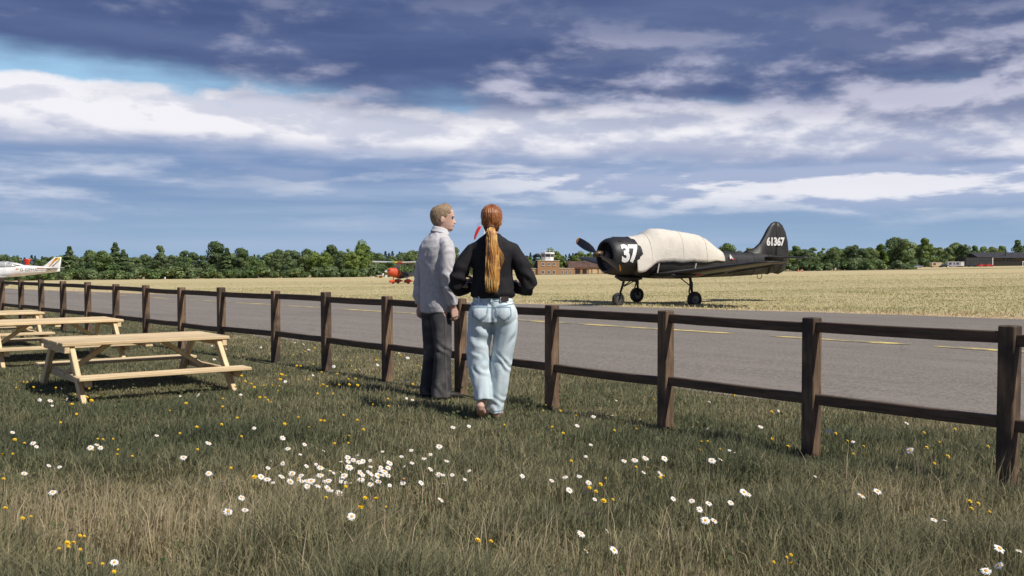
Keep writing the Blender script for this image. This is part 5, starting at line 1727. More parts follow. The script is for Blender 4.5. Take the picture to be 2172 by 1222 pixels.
# ---- man, turned towards the woman
mx_, my_ = -0.695, 9.12
YAW = -57
man = tag(empty("person", (mx_, my_, zof(mx_, my_)), R(YAW)), "person in grey knitted jumper and charcoal jeans, short fair hair, looking sideways", "person")
HM = Matrix.Translation((0.004, 0.062, 1.540)) @ Matrix.Rotation(R(-25), 4, 'Z') @ Matrix.Rotation(R(-2), 4, 'X') @ Matrix.Diagonal((1.08, 1.10, 1.08, 1))
b = MB()
stack(b, [(0.84, 0, 0, .155, .11), (0.95, 0, 0, .145, .105), (1.08, 0, 0.0, .14, .10), (1.22, 0, 0, .15, .105), (1.36, 0, 0.005, .15, .095), (1.43, 0, 0.015, .12, .075), (1.50, 0, 0.025, .07, .06)])
b.tube([(0, 0.02, 1.47), (0, 0.042, 1.53), (0.002, 0.066, 1.61)], [0.064, 0.058, 0.060], 18)
add_head(b, HM, 1.25)
WR = {1: (0.215, 0.055, 0.845), -1: (-0.215, -0.055, 0.850)}
for s in (-1, 1):
    b.tube([(s * 0.14, 0.01, 1.40), (s * 0.19, -0.002, 1.28), (s * 0.225, -0.015 if s > 0 else -0.05, 1.13), (s * 0.225, 0.02 if s > 0 else -0.07, 0.99), WR[s]], [0.042, 0.042, 0.040, 0.036, 0.028], 14)
add_hand(b, WR[1], (0.0, 0.20, -1), (-0.15, 1, 0.1), (-1, -0.1, 0), 0.75, 1.0)
add_hand(b, WR[-1], (0.05, -0.05, -1), (0.15, 1, 0.1), (1, -0.1, 0), 0.75, 1.0)
for s in (-1, 1):
    b.tube([(s * 0.085, 0, 0.90), (s * 0.098, 0.0, 0.70), (s * 0.105, 0.004, 0.48), (s * 0.11, -0.005, 0.28), (s * 0.115, -0.01, 0.07)], [0.085, 0.074, 0.056, 0.050, 0.036], 14)
me = voxel_union(b, 0.0052, 2, "body"); me.materials.append(M_SKIN)
link("body", me, man)
face_bits(man, HM)
# jumper
M_KNIT = knit("grey_lavender_knit", (0.545, 0.52, 0.525), (0.455, 0.435, 0.44))
b = MB()
stack(b, [(0.788, 0, 0, .168, .128), (0.80, 0, 0, .176, .136), (0.85, 0, 0, .180, .140), (0.95, 0, -.002, .176, .136), (1.08, 0, -.006, .172, .132), (1.20, 0, -.008, .180, .136), (1.31, 0, -.010, .196, .142), (1.39, 0, -.004, .198, .134),
          (1.455, 0, .008, .168, .112), (1.50, 0, .026, .108, .090), (1.530, 0, .036, .076, .076), (1.545, 0, .040, .070, .072)])
for s in (-1, 1):
    w_ = Vector(WR[s])
    b.tube([(s * 0.125, 0.008, 1.445), (s * 0.178, 0.004, 1.412), (s * 0.208, 0.0, 1.33), (s * 0.224, -0.010 if s > 0 else -0.022, 1.25), (s * 0.234, -0.018 if s > 0 else -0.040, 1.14), (s * 0.232, 0.010 if s > 0 else -0.050, 1.03), w_ + Vector((0, -0.02, 0.09)), w_ + Vector((0, -0.004, 0.018))],
           [0.056, 0.068, 0.070, 0.068, 0.064, 0.060, 0.055, 0.043], 20, (0, 1, 0))
me = voxel_union(b, 0.0075, 4, "jumper")


def knit_folds(c, n):
    ax = abs(c.x)
    f = 0.006 * nz(c.x * 8, c.y * 8, c.z * 4) + 0.009 * (0.22 - abs(nz(c.x * 13 + c.z * 5, c.y * 13, c.z * 8)))
    if ax > 0.165:
        k = math.exp(-((c.z - 1.10) / 0.11) ** 2) + 0.6 * math.exp(-((c.z - 0.92) / 0.06) ** 2)
        f += 0.0055 * k * math.sin(c.z * 62 + c.y * 75 + 6 * nz(c.x * 8, c.y * 10, c.z * 8))
    f += 0.003 * math.exp(-((c.z - 1.36) / 0.07) ** 2) * math.sin(c.z * 70 - ax * 90 + 3 * nz(c.x * 6, c.y * 6, 2))
    if c.z < 0.855 and ax < 0.2 and abs(c.x) < 0.19:
        f += 0.0022 * math.sin(math.atan2(c.y, c.x) * 90)
    return f


displace(me, knit_folds)
me.materials.append(M_KNIT)
jum = link("jumper", me, man)
col = MB()
rings = []
for t, (rx, ry, z, cy) in enumerate(((0.072, 0.074, 1.528, 0.036), (0.074, 0.076, 1.548, 0.040), (0.070, 0.072, 1.562, 0.044), (0.066, 0.068, 1.566, 0.046), (0.068, 0.070, 1.556, 0.044), (0.084, 0.086, 1.530, 0.038), (0.086, 0.088, 1.520, 0.036))):
    rings.append([Vector((rx * math.cos(2 * math.pi * k / 32), cy + ry * math.sin(2 * math.pi * k / 32), z - 0.020 * math.sin(2 * math.pi * k / 32))) for k in range(32)])
col.loft(rings, cap=False).build("collar", plain("pale_shirt_collar", (0.60, 0.585, 0.60), 0.85), man, True)
# jeans
M_CHAR = material("charcoal_denim", (0.036, 0.035, 0.038), (0.078, 0.074, 0.074), 0.85, scale=4, lohi=(0.35, 0.75), bump=0.002, bscale=70, spec=0.2, c3=(0.12, 0.112, 0.11), c3scale=5.0)
b = MB()
stack(b, [(0.76, 0, 0, .160, .120), (0.83, 0, 0, .162, .120), (0.92, 0, 0, .152, .112)])
for s in (-1, 1):
    b.tube([(s * 0.082, 0, 0.85), (s * 0.092, 0, 0.72), (s * 0.098, 0.002, 0.60), (s * 0.103, 0.006, 0.48), (s * 0.106, 0.0, 0.36), (s * 0.110, -0.008, 0.22), (s * 0.114, -0.012, 0.10), (s * 0.115, -0.012, 0.02)],
           [(0.083, 0.108), (0.082, 0.100), (0.077, 0.090), (0.073, 0.083), (0.071, 0.081), (0.074, 0.086), (0.080, 0.094), (0.082, 0.096)], 24)
me = voxel_union(b, 0.0075, 4, "trousers")


def man_folds(c, n):
    f = 0.004 * nz(c.x * 10, c.y * 10, c.z * 4)
    f += 0.0045 * math.exp(-((c.z - 0.46) / 0.08) ** 2) * math.sin(c.z * 50 + c.y * 60 + 4 * nz(c.x * 8, c.y * 8, c.z * 8))
    f += 0.003 * math.exp(-((c.z - 0.10) / 0.08) ** 2) * math.sin(c.z * 50 + c.x * 60 + 5 * nz(c.x * 10, c.y * 10, c.z * 6))
    f += 0.009 * nz(c.x * 18, c.y * 18, c.z * 1.6) * smoothstep(0.8 - c.z, 0.05, 0.3)
    return f


displace(me, man_folds)
me.materials.append(M_CHAR)
tr = link("trousers", me, man)
link("side_seam", patch(me, lambda c, n: c.x > 0.10 and abs(c.y + 0.003) < 0.006 and c.z < 0.76, 0.003, "side_seam"), tr, plain("pale_side_seam", (0.085, 0.08, 0.078), 0.85))
for s in (-1, 1):
    MB().tube([(s * 0.115, -0.085, 0.035), (s * 0.115, -0.04, 0.045), (s * 0.118, 0.06, 0.040), (s * 0.124, 0.16, 0.026), (s * 0.126, 0.195, 0.018)], [(0.030, 0.030), (0.038, 0.042), (0.042, 0.038), (0.046, 0.026), (0.030, 0.014)], 16).build("shoe", plain("dark_leather_shoe", (0.03, 0.025, 0.02), 0.4), man, True)
# short hair
M_FAIR = material("short_fair_hair", (0.34, 0.245, 0.15), (0.20, 0.135, 0.08), 0.6, scale=60, lohi=(0.35, 0.7), bump=0.004, bscale=120, spec=0.3)
zs = [0.040 + 0.0076 * i for i in range(24)]


def tousle(a, z):
    top_ = smoothstep(z, 0.15, 0.21) * (0.5 + 0.5 * math.cos(a)) * 0.012
    return 0.0022 * nz(math.sin(a) * 9, math.cos(a) * 9, z * 60) + top_


rings = head_rings(110, zs + [0.2262], 0.006, 2.25, tousle)
mb = MB(); n = 110
for r in rings: mb.v += [tuple(HM @ q) for q in r]
for i in range(len(rings) - 1):
    z = zs[min(i, len(zs) - 1)]
    for j in range(n):
        a = 2 * math.pi * (j + .5) / n
        c = math.cos(a)
        zl = 0.196 if c > 0.80 else (0.185 if c > 0.55 else (0.150 if c > 0.25 else (0.118 if c > -0.15 else (0.082 if c > -0.4 else 0.047))))
        zl += 0.004 * nz(a * 9, 3, 1)
        if z > zl:
            k = (j + 1) % n
            mb.f.append((i * n + j, i * n + k, (i + 1) * n + k, (i + 1) * n + j))
mb.f.append(tuple((len(rings) - 1) * n + j for j in range(n)))
mb.build("hair", M_FAIR, man, True)

# flower positions: x, y, height in metres
DAISIES = [
    (-3.68, 7.69, 0.18), (-3.41, 7.29, 0.23), (-3.28, 7.04, 0.23), (-3.42, 7.58, 0.2), (-2.66, 7.91, 0.18), (-2.49, 7.83, 0.2), (-2.28, 8.3, 0.14), (-2.18, 7.92, 0.17),
    (-1.31, 7.91, 0.2), (-0.83, 7.78, 0.18), (-0.77, 7.63, 0.19), (-3.15, 6.22, 0.18), (-2.76, 5.68, 0.21), (-2.74, 5.68, 0.19), (-2.37, 5.54, 0.21), (-2.35, 5.58, 0.22),
    (-2.4, 5.75, 0.17), (-2.57, 6.37, 0.19), (-2.18, 6.05, 0.19), (-1.7, 5.52, 0.24), (-1.72, 5.16, 0.23), (-1.69, 5.99, 0.18), (-1.59, 6.08, 0.23), (-1.4, 6.02, 0.18),
    (-2.35, 5, 0.22), (-2.37, 5.16, 0.18), (-2.5, 5.05, 0.17), (-2.02, 4.33, 0.24), (-1.21, 4.19, 0.19), (-1.22, 4.44, 0.19), (-1.08, 3.98, 0.25), (-0.99, 3.78, 0.24),
    (-0.67, 4.11, 0.19), (-0.3, 4.15, 0.25), (-1.38, 3.41, 0.21), (-0.27, 6.21, 0.22), (-0.38, 6.35, 0.19), (-0.03, 5.24, 0.25), (-0.25, 5.08, 0.23), (-0.33, 4.97, 0.25),
    (-0.43, 5.19, 0.24), (-0.57, 5.57, 0.19), (-0.72, 5.48, 0.2), (-0.61, 5.44, 0.18), (-1.22, 5.8, 0.18), (-1.29, 5.67, 0.18), (-1.06, 5.55, 0.19), (-1.04, 4.99, 0.22),
    (-1.01, 5.19, 0.17), (-0.9, 4.88, 0.22), (-1.28, 5.23, 0.2), (-1.26, 5.09, 0.19), (-1.14, 4.59, 0.24), (-1.13, 4.66, 0.21), (-1.23, 4.83, 0.2), (-1.12, 4.79, 0.21),
    (-1.01, 4.72, 0.23), (-1.04, 4.87, 0.17), (-0.92, 4.51, 0.25), (-0.93, 5.35, 0.17), (-0.86, 5.16, 0.23), (-0.83, 5, 0.24), (-0.87, 5.39, 0.17), (-0.82, 5.22, 0.23),
    (-0.86, 4.94, 0.2), (-0.82, 4.96, 0.22), (-0.81, 5.36, 0.17), (-0.75, 5.22, 0.17), (-0.74, 5.05, 0.18), (-0.72, 4.68, 0.25), (-0.7, 4.92, 0.19), (-0.65, 4.84, 0.23),
    (-0.61, 4.85, 0.24), (-0.61, 4.71, 0.25), (-0.64, 5.16, 0.2), (-0.56, 4.89, 0.2), (-0.52, 4.73, 0.21), (-0.56, 4.51, 0.23), (-0.53, 4.78, 0.18), (-0.45, 4.76, 0.23),
    (-0.42, 4.56, 0.23), (-0.8, 4.36, 0.24), (-0.88, 4.71, 0.17), (-0.87, 4.41, 0.25), (-0.98, 4.71, 0.18), (-0.34, 4.87, 0.2), (-0.29, 4.78, 0.22), (-0.22, 4.59, 0.24),
    (-0.82, 4.72, 0.2), (-0.21, 4.78, 0.24), (-0.41, 4.96, 0.21), (-1.03, 5.18, 0.19), (-1.16, 5.4, 0.2), (0.73, 7.88, 0.15), (0.84, 7.95, 0.14), (0.5, 6.84, 0.18),
    (0.54, 6.54, 0.23), (0.4, 6.05, 0.25), (0.7, 6.91, 0.18), (0.94, 6.81, 0.17), (0.83, 5.73, 0.25), (0.45, 5.63, 0.21), (0.4, 5.34, 0.2), (0.6, 5.27, 0.19),
    (0.64, 5.14, 0.22), (0.69, 5.09, 0.24), (0.81, 5.23, 0.21), (0.66, 4.93, 0.2), (0.76, 5.04, 0.17), (0.25, 4.64, 0.24), (0.34, 4.98, 0.17), (0.19, 4.7, 0.21),
    (0.05, 4.66, 0.24), (0.27, 4.63, 0.18), (0.33, 4.4, 0.23), (0.35, 4.16, 0.25), (0.31, 4.04, 0.22), (0.26, 3.7, 0.23), (0.38, 3.92, 0.18), (0.27, 3.58, 0.2),
    (0.38, 3.66, 0.18), (0.69, 4.21, 0.24), (0.8, 4.38, 0.19), (0.85, 4.25, 0.21), (0.76, 3.99, 0.25), (0.92, 4.14, 0.24), (1.01, 4.29, 0.25), (1.06, 4.42, 0.21),
    (0.78, 3.97, 0.21), (0.8, 3.89, 0.23), (1.14, 6.24, 0.21), (1.25, 6.3, 0.19), (1.49, 7.45, 0.2), (1.24, 5.62, 0.18), (1.23, 5.45, 0.2), (1.01, 4.98, 0.25),
    (1.06, 5.01, 0.25), (1.56, 6.19, 0.22), (1.87, 6.92, 0.21), (1.97, 6.15, 0.2), (2.02, 6.22, 0.18), (2.02, 5.84, 0.19), (2.51, 6.27, 0.23), (2.14, 5.3, 0.24),
    (1.49, 4.84, 0.2), (1.49, 4.4, 0.23), (1.53, 4.31, 0.23), (1.63, 4.39, 0.23), (1.69, 3.94, 0.22), (1.71, 3.88, 0.23), (1.79, 3.61, 0.2), (1.64, 3.31, 0.23),
    (1.63, 3.38, 0.19), (1.83, 3.55, 0.21), (-2.02, 8.8, 0.19), (-1.89, 9.38, 0.18), (-1.87, 10.36, 0.16), (-1.96, 11.3, 0.2), (-1.54, 9.93, 0.18), (-1.42, 10.42, 0.17),
    (-1.01, 9.33, 0.14), (-1.35, 11.81, 0.17), (-2.78, 13.19, 0.16), (-2.5, 12.16, 0.18), (-2.5, 11.68, 0.17), (-3.14, 12.36, 0.19), (-3.2, 13.18, 0.18), (-3.23, 12.32, 0.19),
    (-3.36, 11.15, 0.16), (-3.44, 10.84, 0.18), (-3.86, 12.71, 0.18), (-3.51, 12.14, 0.19), (-2.96, 13.46, 0.16), (-1.29, 10.82, 0.19), (-1.16, 11, 0.19), (-6.23, 13.52, 0.18),
    (-3.76, 8.24, 0.2), (-3.63, 7.57, 0.2), (-3.42, 7.32, 0.21),
]
BUTTERCUPS = [
    (-3.94, 8.53, 0.17), (-3.69, 8.62, 0.15), (-3.51, 7.93, 0.19), (-3.31, 7.68, 0.2), (-3.17, 7.44, 0.21), (-3.31, 7.97, 0.18), (-3.16, 7.09, 0.23), (-2.93, 6.64, 0.23),
    (-3.02, 6.6, 0.18), (-2.86, 5.67, 0.23), (-2.78, 5.62, 0.22), (-2.73, 5.28, 0.22), (-2.74, 5.41, 0.2), (-2.42, 5.76, 0.22), (-2.36, 5.69, 0.23), (-2.33, 5.76, 0.22),
    (-2.15, 5.38, 0.23), (-2.41, 5.67, 0.17), (-2.1, 5.45, 0.18), (-2.14, 5.34, 0.21), (-2.38, 6.86, 0.22), (-2.45, 7.42, 0.19), (-2.2, 7.08, 0.22), (-2.27, 7.75, 0.18),
    (-2.17, 7.4, 0.17), (-2.02, 7.91, 0.17), (-2.01, 8.04, 0.15), (-1.97, 7.96, 0.14), (-2.01, 8.48, 0.15), (-1.81, 7.41, 0.2), (-1.89, 6.79, 0.18), (-1.9, 6.45, 0.19),
    (-1.68, 6.12, 0.17), (-1.63, 5.7, 0.21), (-1.45, 6.7, 0.2), (-1.45, 6.29, 0.22), (-1.27, 6.17, 0.22), (-1.63, 8.28, 0.15), (-1.45, 7.98, 0.19), (-1.06, 7.52, 0.17),
    (-0.99, 7.88, 0.16), (-0.91, 7.27, 0.19), (-1.16, 6.79, 0.2), (-1.27, 6.67, 0.18), (-1.22, 6.3, 0.24), (-1.03, 6.57, 0.2), (-0.96, 6.36, 0.17), (-0.97, 5.87, 0.22),
    (-1.8, 5.64, 0.18), (-2.02, 6, 0.21), (-2.01, 6.29, 0.2), (-1.41, 4.94, 0.22), (-1.2, 4.59, 0.25), (-0.75, 4.44, 0.24), (-0.83, 4.39, 0.2), (-0.63, 4.22, 0.24),
    (-0.59, 4.29, 0.22), (-0.65, 4.23, 0.2), (-0.55, 4.31, 0.18), (-1.95, 3.99, 0.22), (-1.97, 3.96, 0.22), (-2.06, 4, 0.25), (-2.35, 4.55, 0.25), (-1.63, 3.71, 0.22),
    (-1.64, 3.77, 0.2), (-1.58, 3.54, 0.24), (-1.71, 3.78, 0.17), (-1.67, 3.7, 0.18), (-1.63, 3.54, 0.22), (-1.55, 3.53, 0.22), (-1.5, 3.49, 0.18), (-1.4, 3.36, 0.22),
    (-1.3, 3.21, 0.24), (-0.13, 3.71, 0.2), (-0.08, 3.7, 0.2), (-0.05, 6.45, 0.19), (-0.96, 5.79, 0.19), (-0.98, 5.45, 0.25), (0.25, 7.27, 0.2), (0.21, 6.66, 0.25),
    (0.33, 6.72, 0.24), (0.43, 6.64, 0.22), (0.26, 6.36, 0.19), (0.3, 5.77, 0.25), (0.31, 5.16, 0.21), (0.64, 6.17, 0.2), (0.71, 6.5, 0.2), (0.75, 5.93, 0.25),
    (1.12, 7.78, 0.17), (0.7, 5.29, 0.19), (0.63, 5.01, 0.21), (0.71, 5.14, 0.18), (0.71, 4.72, 0.22), (0.74, 4.8, 0.21), (0.46, 4.84, 0.19), (0.35, 4.46, 0.23),
    (0.37, 4.34, 0.24), (0.43, 4.79, 0.17), (0.4, 4.29, 0.21), (0.45, 4.4, 0.19), (0.76, 4.4, 0.24), (1.08, 5.62, 0.23), (1.16, 5.85, 0.19), (1.06, 5.57, 0.19),
    (1.19, 5.65, 0.18), (1.48, 5.6, 0.25), (1.59, 5.68, 0.19), (1.81, 6.55, 0.22), (1.81, 6.88, 0.21), (1.79, 7.98, 0.18), (1.87, 7.97, 0.18), (1.93, 5.88, 0.23),
    (2.01, 5.91, 0.18), (1.95, 5.47, 0.23), (1.89, 5.46, 0.19), (1.92, 5.34, 0.21), (2.54, 6.08, 0.2), (2.53, 5.83, 0.19), (2.44, 5.65, 0.21), (2.33, 5.54, 0.21),
    (2.35, 5.36, 0.2), (2.29, 5.18, 0.23), (2.74, 6.1, 0.22), (2.79, 5.78, 0.17), (2.23, 5.2, 0.19), (1.99, 4.28, 0.21), (1.95, 4.12, 0.24), (1.88, 4.03, 0.24),
    (1.99, 4.1, 0.21), (1.03, 3.63, 0.17), (0.95, 3.4, 0.23), (0.97, 3.42, 0.2), (0.9, 3.38, 0.22), (-2.55, 9.31, 0.18), (-2.45, 8.88, 0.18), (-2.42, 8.96, 0.17),
    (-2.28, 8.64, 0.19), (-2.2, 8.75, 0.16), (-2.25, 8.63, 0.16), (-2.25, 9.41, 0.19), (-2.27, 9.71, 0.15), (-2.22, 9.56, 0.16), (-2.12, 9.26, 0.19), (-2.3, 9.35, 0.14),
    (-2.07, 8.53, 0.19), (-2.02, 8.58, 0.18), (-2.14, 9.12, 0.17), (-2.25, 9.97, 0.16), (-2.21, 10.14, 0.19), (-2.16, 10.09, 0.19), (-2.15, 10.7, 0.15), (-2.56, 11.57, 0.17),
    (-2.69, 11.9, 0.17), (-2.74, 11.93, 0.17), (-2.05, 9.59, 0.16), (-1.92, 9.3, 0.15), (-1.86, 9.65, 0.18), (-1.64, 8.57, 0.19), (-1.72, 8.86, 0.14), (-1.64, 8.76, 0.15),
    (-1.66, 9.38, 0.19), (-1.5, 8.57, 0.19), (-1.5, 9.06, 0.18), (-1.48, 8.97, 0.14), (-1.44, 9.08, 0.18), (-1.32, 8.44, 0.2), (-1.73, 10.6, 0.2), (-1.75, 11.18, 0.18),
    (-1.58, 10.58, 0.14), (-1.64, 10.08, 0.19), (-1.6, 10.12, 0.15), (-1.52, 11.12, 0.18), (-1.46, 10.63, 0.2), (-0.87, 8.68, 0.18), (-1.01, 10.02, 0.15), (-0.99, 10.47, 0.16),
    (-1.34, 11.43, 0.2), (-1.32, 11.7, 0.15), (-3.68, 14.3, 0.18), (-2.51, 12.56, 0.16), (-3.19, 11.73, 0.15), (-2.49, 11.88, 0.18), (-1.31, 10.62, 0.14), (-5, 9.99, 0.15),
    (-4.48, 8.99, 0.16), (-4.54, 9.18, 0.14), (-4.49, 9.15, 0.14), (-4.28, 8.52, 0.17), (-4.11, 8.48, 0.18), (-3.86, 8.35, 0.19),
]

# ------------------------------------------------------------------ meadow grass and flowers
def vnoise(x, y, f, seed):
    """smooth value noise on numpy arrays, 0..1"""
    g = np.random.default_rng(seed).uniform(0, 1, (256, 256))
    u = x * f + 91.7; v = y * f + 37.3
    i = np.floor(u).astype(int); j = np.floor(v).astype(int)
    a = u - i; b_ = v - j
    a = a * a * (3 - 2 * a); b_ = b_ * b_ * (3 - 2 * b_)
    G = lambda p, q: g[p % 256, q % 256]
    return (G(i, j) * (1 - a) + G(i + 1, j) * a) * (1 - b_) + (G(i, j + 1) * (1 - a) + G(i + 1, j + 1) * a) * b_


def blades(x, y, z, hgt, wid, lean, tint, rg, drop=0.35):
    n = len(x)
    az = rg.uniform(0, 2 * np.pi, n)
    fx, fy = np.cos(az), np.sin(az)
    la = rg.uniform(0, 2 * np.pi, n)
    lx, ly = np.cos(la) * lean + 0.10, np.sin(la) * lean
    B = np.stack([x, y, z], 1)
    D = np.stack([lx, ly, np.zeros(n)], 1) * hgt[:, None]
    Sd = np.stack([fx, fy, np.zeros(n)], 1) * wid[:, None] * 0.5
    up = np.zeros((n, 3)); up[:, 2] = 1
    m = B + D * 0.32 + up * (hgt * 0.58)[:, None]
    t = B + D + up * (hgt * (1 - drop * lean))[:, None]
    v = np.stack([B - Sd, B + Sd, m + Sd * 0.75, m - Sd * 0.75, t], 1).reshape(-1, 3)
    k = np.arange(n)[:, None] * 5
    f = np.concatenate([k + np.array([[0, 1, 2]]), k + np.array([[0, 2, 3]]), k + np.array([[3, 2, 4]])], 1).ravel()
    return v, f, np.repeat(tint, 5)


M_GRASS = leafy("meadow_blades", [(0.0, (0.132, 0.148, 0.084)), (0.35, (0.245, 0.242, 0.134)), (0.65, (0.41, 0.355, 0.205)), (1.0, (0.62, 0.51, 0.32))], 0.75, 0.42)
rg = np.random.default_rng(21)
XS = []; YS = []
for y0, y1, dens in ((2.6, 4.2, 6200), (4.2, 6, 5600), (6, 8.5, 4000), (8.5, 12, 2400), (12, 17, 1150), (17, 27, 560)):
    w = 0.60 * y1 + 1.2
    n = int(dens * (y1 - y0) * 2 * w)
    x = rg.uniform(-w, w, n); y = rg.uniform(y0, y1, n)
    s = (x - FO[0]) * FN[0] + (y - FO[1]) * FN[1]
    edge = 1.78 + 0.35 * vnoise(x, y, 0.9, 5) + 0.20 * rg.normal(0, 1, n)
    keep = (s < edge) & (np.abs(x) < 0.60 * y + 1.0)
    XS.append(x[keep]); YS.append(y[keep])
# the meadow runs on to either side of the view, more thinly
n = 90000
xa = rg.uniform(-30, 6, n); ya = rg.uniform(0.5, 34, n)
sa = (xa - FO[0]) * FN[0] + (ya - FO[1]) * FN[1]
ka = (sa < 1.9) & (np.abs(xa) > 0.60 * ya + 0.9)
XS.append(xa[ka]); YS.append(ya[ka])
x = np.concatenate(XS); y = np.concatenate(YS)
n = len(x)
s = (x - FO[0]) * FN[0] + (y - FO[1]) * FN[1]
p1 = vnoise(x, y, 0.55, 1); p2 = vnoise(x, y, 1.7, 2); p3 = vnoise(x, y, 5.0, 3)
tall = np.clip((p2 - 0.45) * 2.2, 0, 1)
near = np.clip((6.8 - y) / 2.6, 0, 1)
hgt = (0.042 + 0.055 * p3 + 0.080 * tall * (0.28 + near)) * rg.uniform(0.55, 1.35, n)
hgt *= np.clip(1.28 - 0.085 * (y - 5), 0.62, 1.2)
hgt *= np.clip(1.25 - 0.45 * np.clip((s + 1.5) / 3.5, 0, 1), 0.5, 1.25)
for tx, ty, tr, tk in ((-3.73, 9.81, 1.5, 0.42), (-5.93, 12.7, 1.5, 0.42), (-7.85, 14.6, 1.5, 0.42), (-0.155, 7.85, 0.45, 0.55), (-0.695, 9.1, 0.45, 0.6)):
    hgt *= 1 - (1 - tk) * np.exp(-(((x - tx) ** 2 + (y - ty) ** 2) / tr ** 2) ** 2)      # trodden round the tables and feet
for tx, ty in POSTS[1:12]:
    hgt *= 1 - 0.62 * np.exp(-(((x - tx + 0.02) / 0.30) ** 2 + ((y - ty + 0.16) / 0.42) ** 2))     # strimmed round the posts
dist = np.hypot(x, y)
wid = (0.0026 + 0.00058 * dist) * np.where(np.abs(x) > 0.60 * y + 0.95, 1.9, 1.0)
green = 0.42 * p1 + 0.33 * p2 + 0.25 * vnoise(x, y, 0.25, 8)
# the lush darker patch by the tables and the ring of green round the fence
gp = np.exp(-(((x + 2.35) / 1.25) ** 2 + ((y - 6.55) / 1.0) ** 2)) + 0.75 * np.exp(-(((x + 3.6) / 2.8) ** 2 + ((y - 9.8) / 2.0) ** 2)) + 0.35 * np.exp(-((s + 0.1) / 0.9) ** 2)
dry = np.clip(0.62 - gp * 0.36 + (0.5 - green) * 1.3, 0, 1)
tint = np.clip(dry * 0.85 + rg.normal(0, 0.17, n), 0, 1)
V, F, T = blades(x, y, np.full(n, -0.01), hgt, wid, rg.uniform(0.1, 0.75, n), tint, rg)
me = np_mesh("meadow_grass", V, F, 3, {'tint': T}); me.materials.append(M_GRASS)
tag(link("meadow_grass", me), "rough green and straw coloured meadow grass along the fence", "grass", kind="stuff")
NB = n

# tall straw tufts standing out of the meadow
XS = []; YS = []; HS = []; TS = []
for cx, cy, sp, k, hh, tn in ((-1.75, 4.25, 0.34, 150, 0.34, 0.75), (-1.25, 4.3, 0.26, 130, 0.32, 0.85), (-2.1, 4.6, 0.30, 70, 0.28, 0.7), (-0.4, 4.05, 0.5, 110, 0.26, 0.8), (0.75, 4.2, 0.6, 90, 0.24, 0.75), (1.55, 4.5, 0.5, 80, 0.22, 0.75),
                              (2.25, 5.3, 0.22, 40, 0.34, 0.35), (2.0, 5.15, 0.25, 36, 0.28, 0.85), (2.55, 5.1, 0.22, 40, 0.30, 0.6), (-0.05, 5.2, 0.5, 60, 0.24, 0.8), (-0.9, 3.9, 0.4, 70, 0.30, 0.8), (0.25, 3.9, 0.4, 60, 0.26, 0.85)):
    XS.append(rg.normal(cx, sp, k)); YS.append(rg.normal(cy, sp * 0.5, k)); HS.append(hh * rg.uniform(0.55, 1.15, k)); TS.append(np.clip(rg.normal(tn, 0.12, k), 0, 1))
x = np.concatenate(XS); y = np.concatenate(YS); hh = np.concatenate(HS); tt = np.concatenate(TS)
V, F, T = blades(x, y, np.full(len(x), -0.01), hh, np.full(len(x), 0.0048), rg.uniform(0.05, 0.55, len(x)), tt, rg)
me = np_mesh("tall_grass", V, F, 3, {'tint': T}); me.materials.append(M_GRASS)
tag(link("tall_grass", me), "tall dry grass stalks standing above the meadow", "grass", kind="stuff")

# broad leaved weeds and clover low among the blades
WX = []; 
nw = 5200
x = rg.uniform(-4.5, 3.4, nw); y = rg.uniform(3.2, 9.5, nw)
s = (x - FO[0]) * FN[0] + (y - FO[1]) * FN[1]
kp = (s < 1.4) & (np.abs(x) < 0.6 * y + 0.8) & (vnoise(x, y, 1.1, 31) > 0.48)
x = x[kp]; y = y[kp]; nw = len(x)
C = np.stack([x, y, rg.uniform(0.02, 0.085, nw)], 1)
N = np.stack([rg.normal(0.2, 0.45, nw), rg.normal(-0.3, 0.45, nw), np.ones(nw)], 1)
rng = rg
v, t_ = leaf_cards(C, N, rg.uniform(0.008, 0.021, nw), np.clip(rg.normal(0.35, 0.2, nw), 0, 1))
me = np_mesh("meadow_weeds", v, np.arange(len(v)), 4, {'tint': t_}); me.materials.append(leafy("weed_leaves", [(0.0, (0.045, 0.075, 0.028)), (1.0, (0.14, 0.165, 0.065))], 0.6, 0.3))
tag(link("meadow_weeds", me), "small broad weed and clover leaves low in the meadow", "weeds", kind="stuff")

# stubble of the dry field and its reddish verge
M_STUB = leafy("dry_field_blades", [(0.0, (0.32, 0.30, 0.135)), (0.5, (0.56, 0.505, 0.28)), (0.8, (0.70, 0.60, 0.36)), (1.0, (0.70, 0.48, 0.30))], 0.9, 0.2)
XS = []; YS = []
for y0, y1, dens in ((17, 30, 150), (30, 48, 75), (48, 80, 18), (80, 140, 4)):
    w = 0.6 * y1 + 3
    n = int(dens * (y1 - y0) * 2 * w)
    x = rg.uniform(-w, w, n); y = rg.uniform(y0, y1, n)
    s = (x - FO[0]) * FN[0] + (y - FO[1]) * FN[1]
    rr_ = (x - FO[0]) * FD[0] + (y - FO[1]) * FD[1]
    tt_ = np.clip((rr_ - 20) / 42, 0, 1)
    far = S_FAR - 3.4 * tt_ * tt_ * (3 - 2 * tt_)
    keep = (s > far - 0.1 + 0.3 * rg.normal(0, 1, n)) & (np.abs(x) < 0.57 * y + 3)
    XS.append(x[keep]); YS.append(y[keep])
x = np.concatenate(XS); y = np.concatenate(YS); n = len(x)
s = (x - FO[0]) * FN[0] + (y - FO[1]) * FN[1]
z = np.array([zof(float(a), float(b_)) for a, b_ in zip(x, y)])
verge = np.clip(1 - (s - S_FAR) / 3.0, 0, 1)
hh = (0.024 + 0.030 * vnoise(x, y, 0.6, 4) + 0.05 * verge * (s > S_FAR + 0.5)) * rg.uniform(0.5, 1.4, n)
tint = np.clip(0.35 * vnoise(x, y, 0.35, 6) + rg.uniform(0, 0.5, n) + 0.35 * verge, 0, 1)
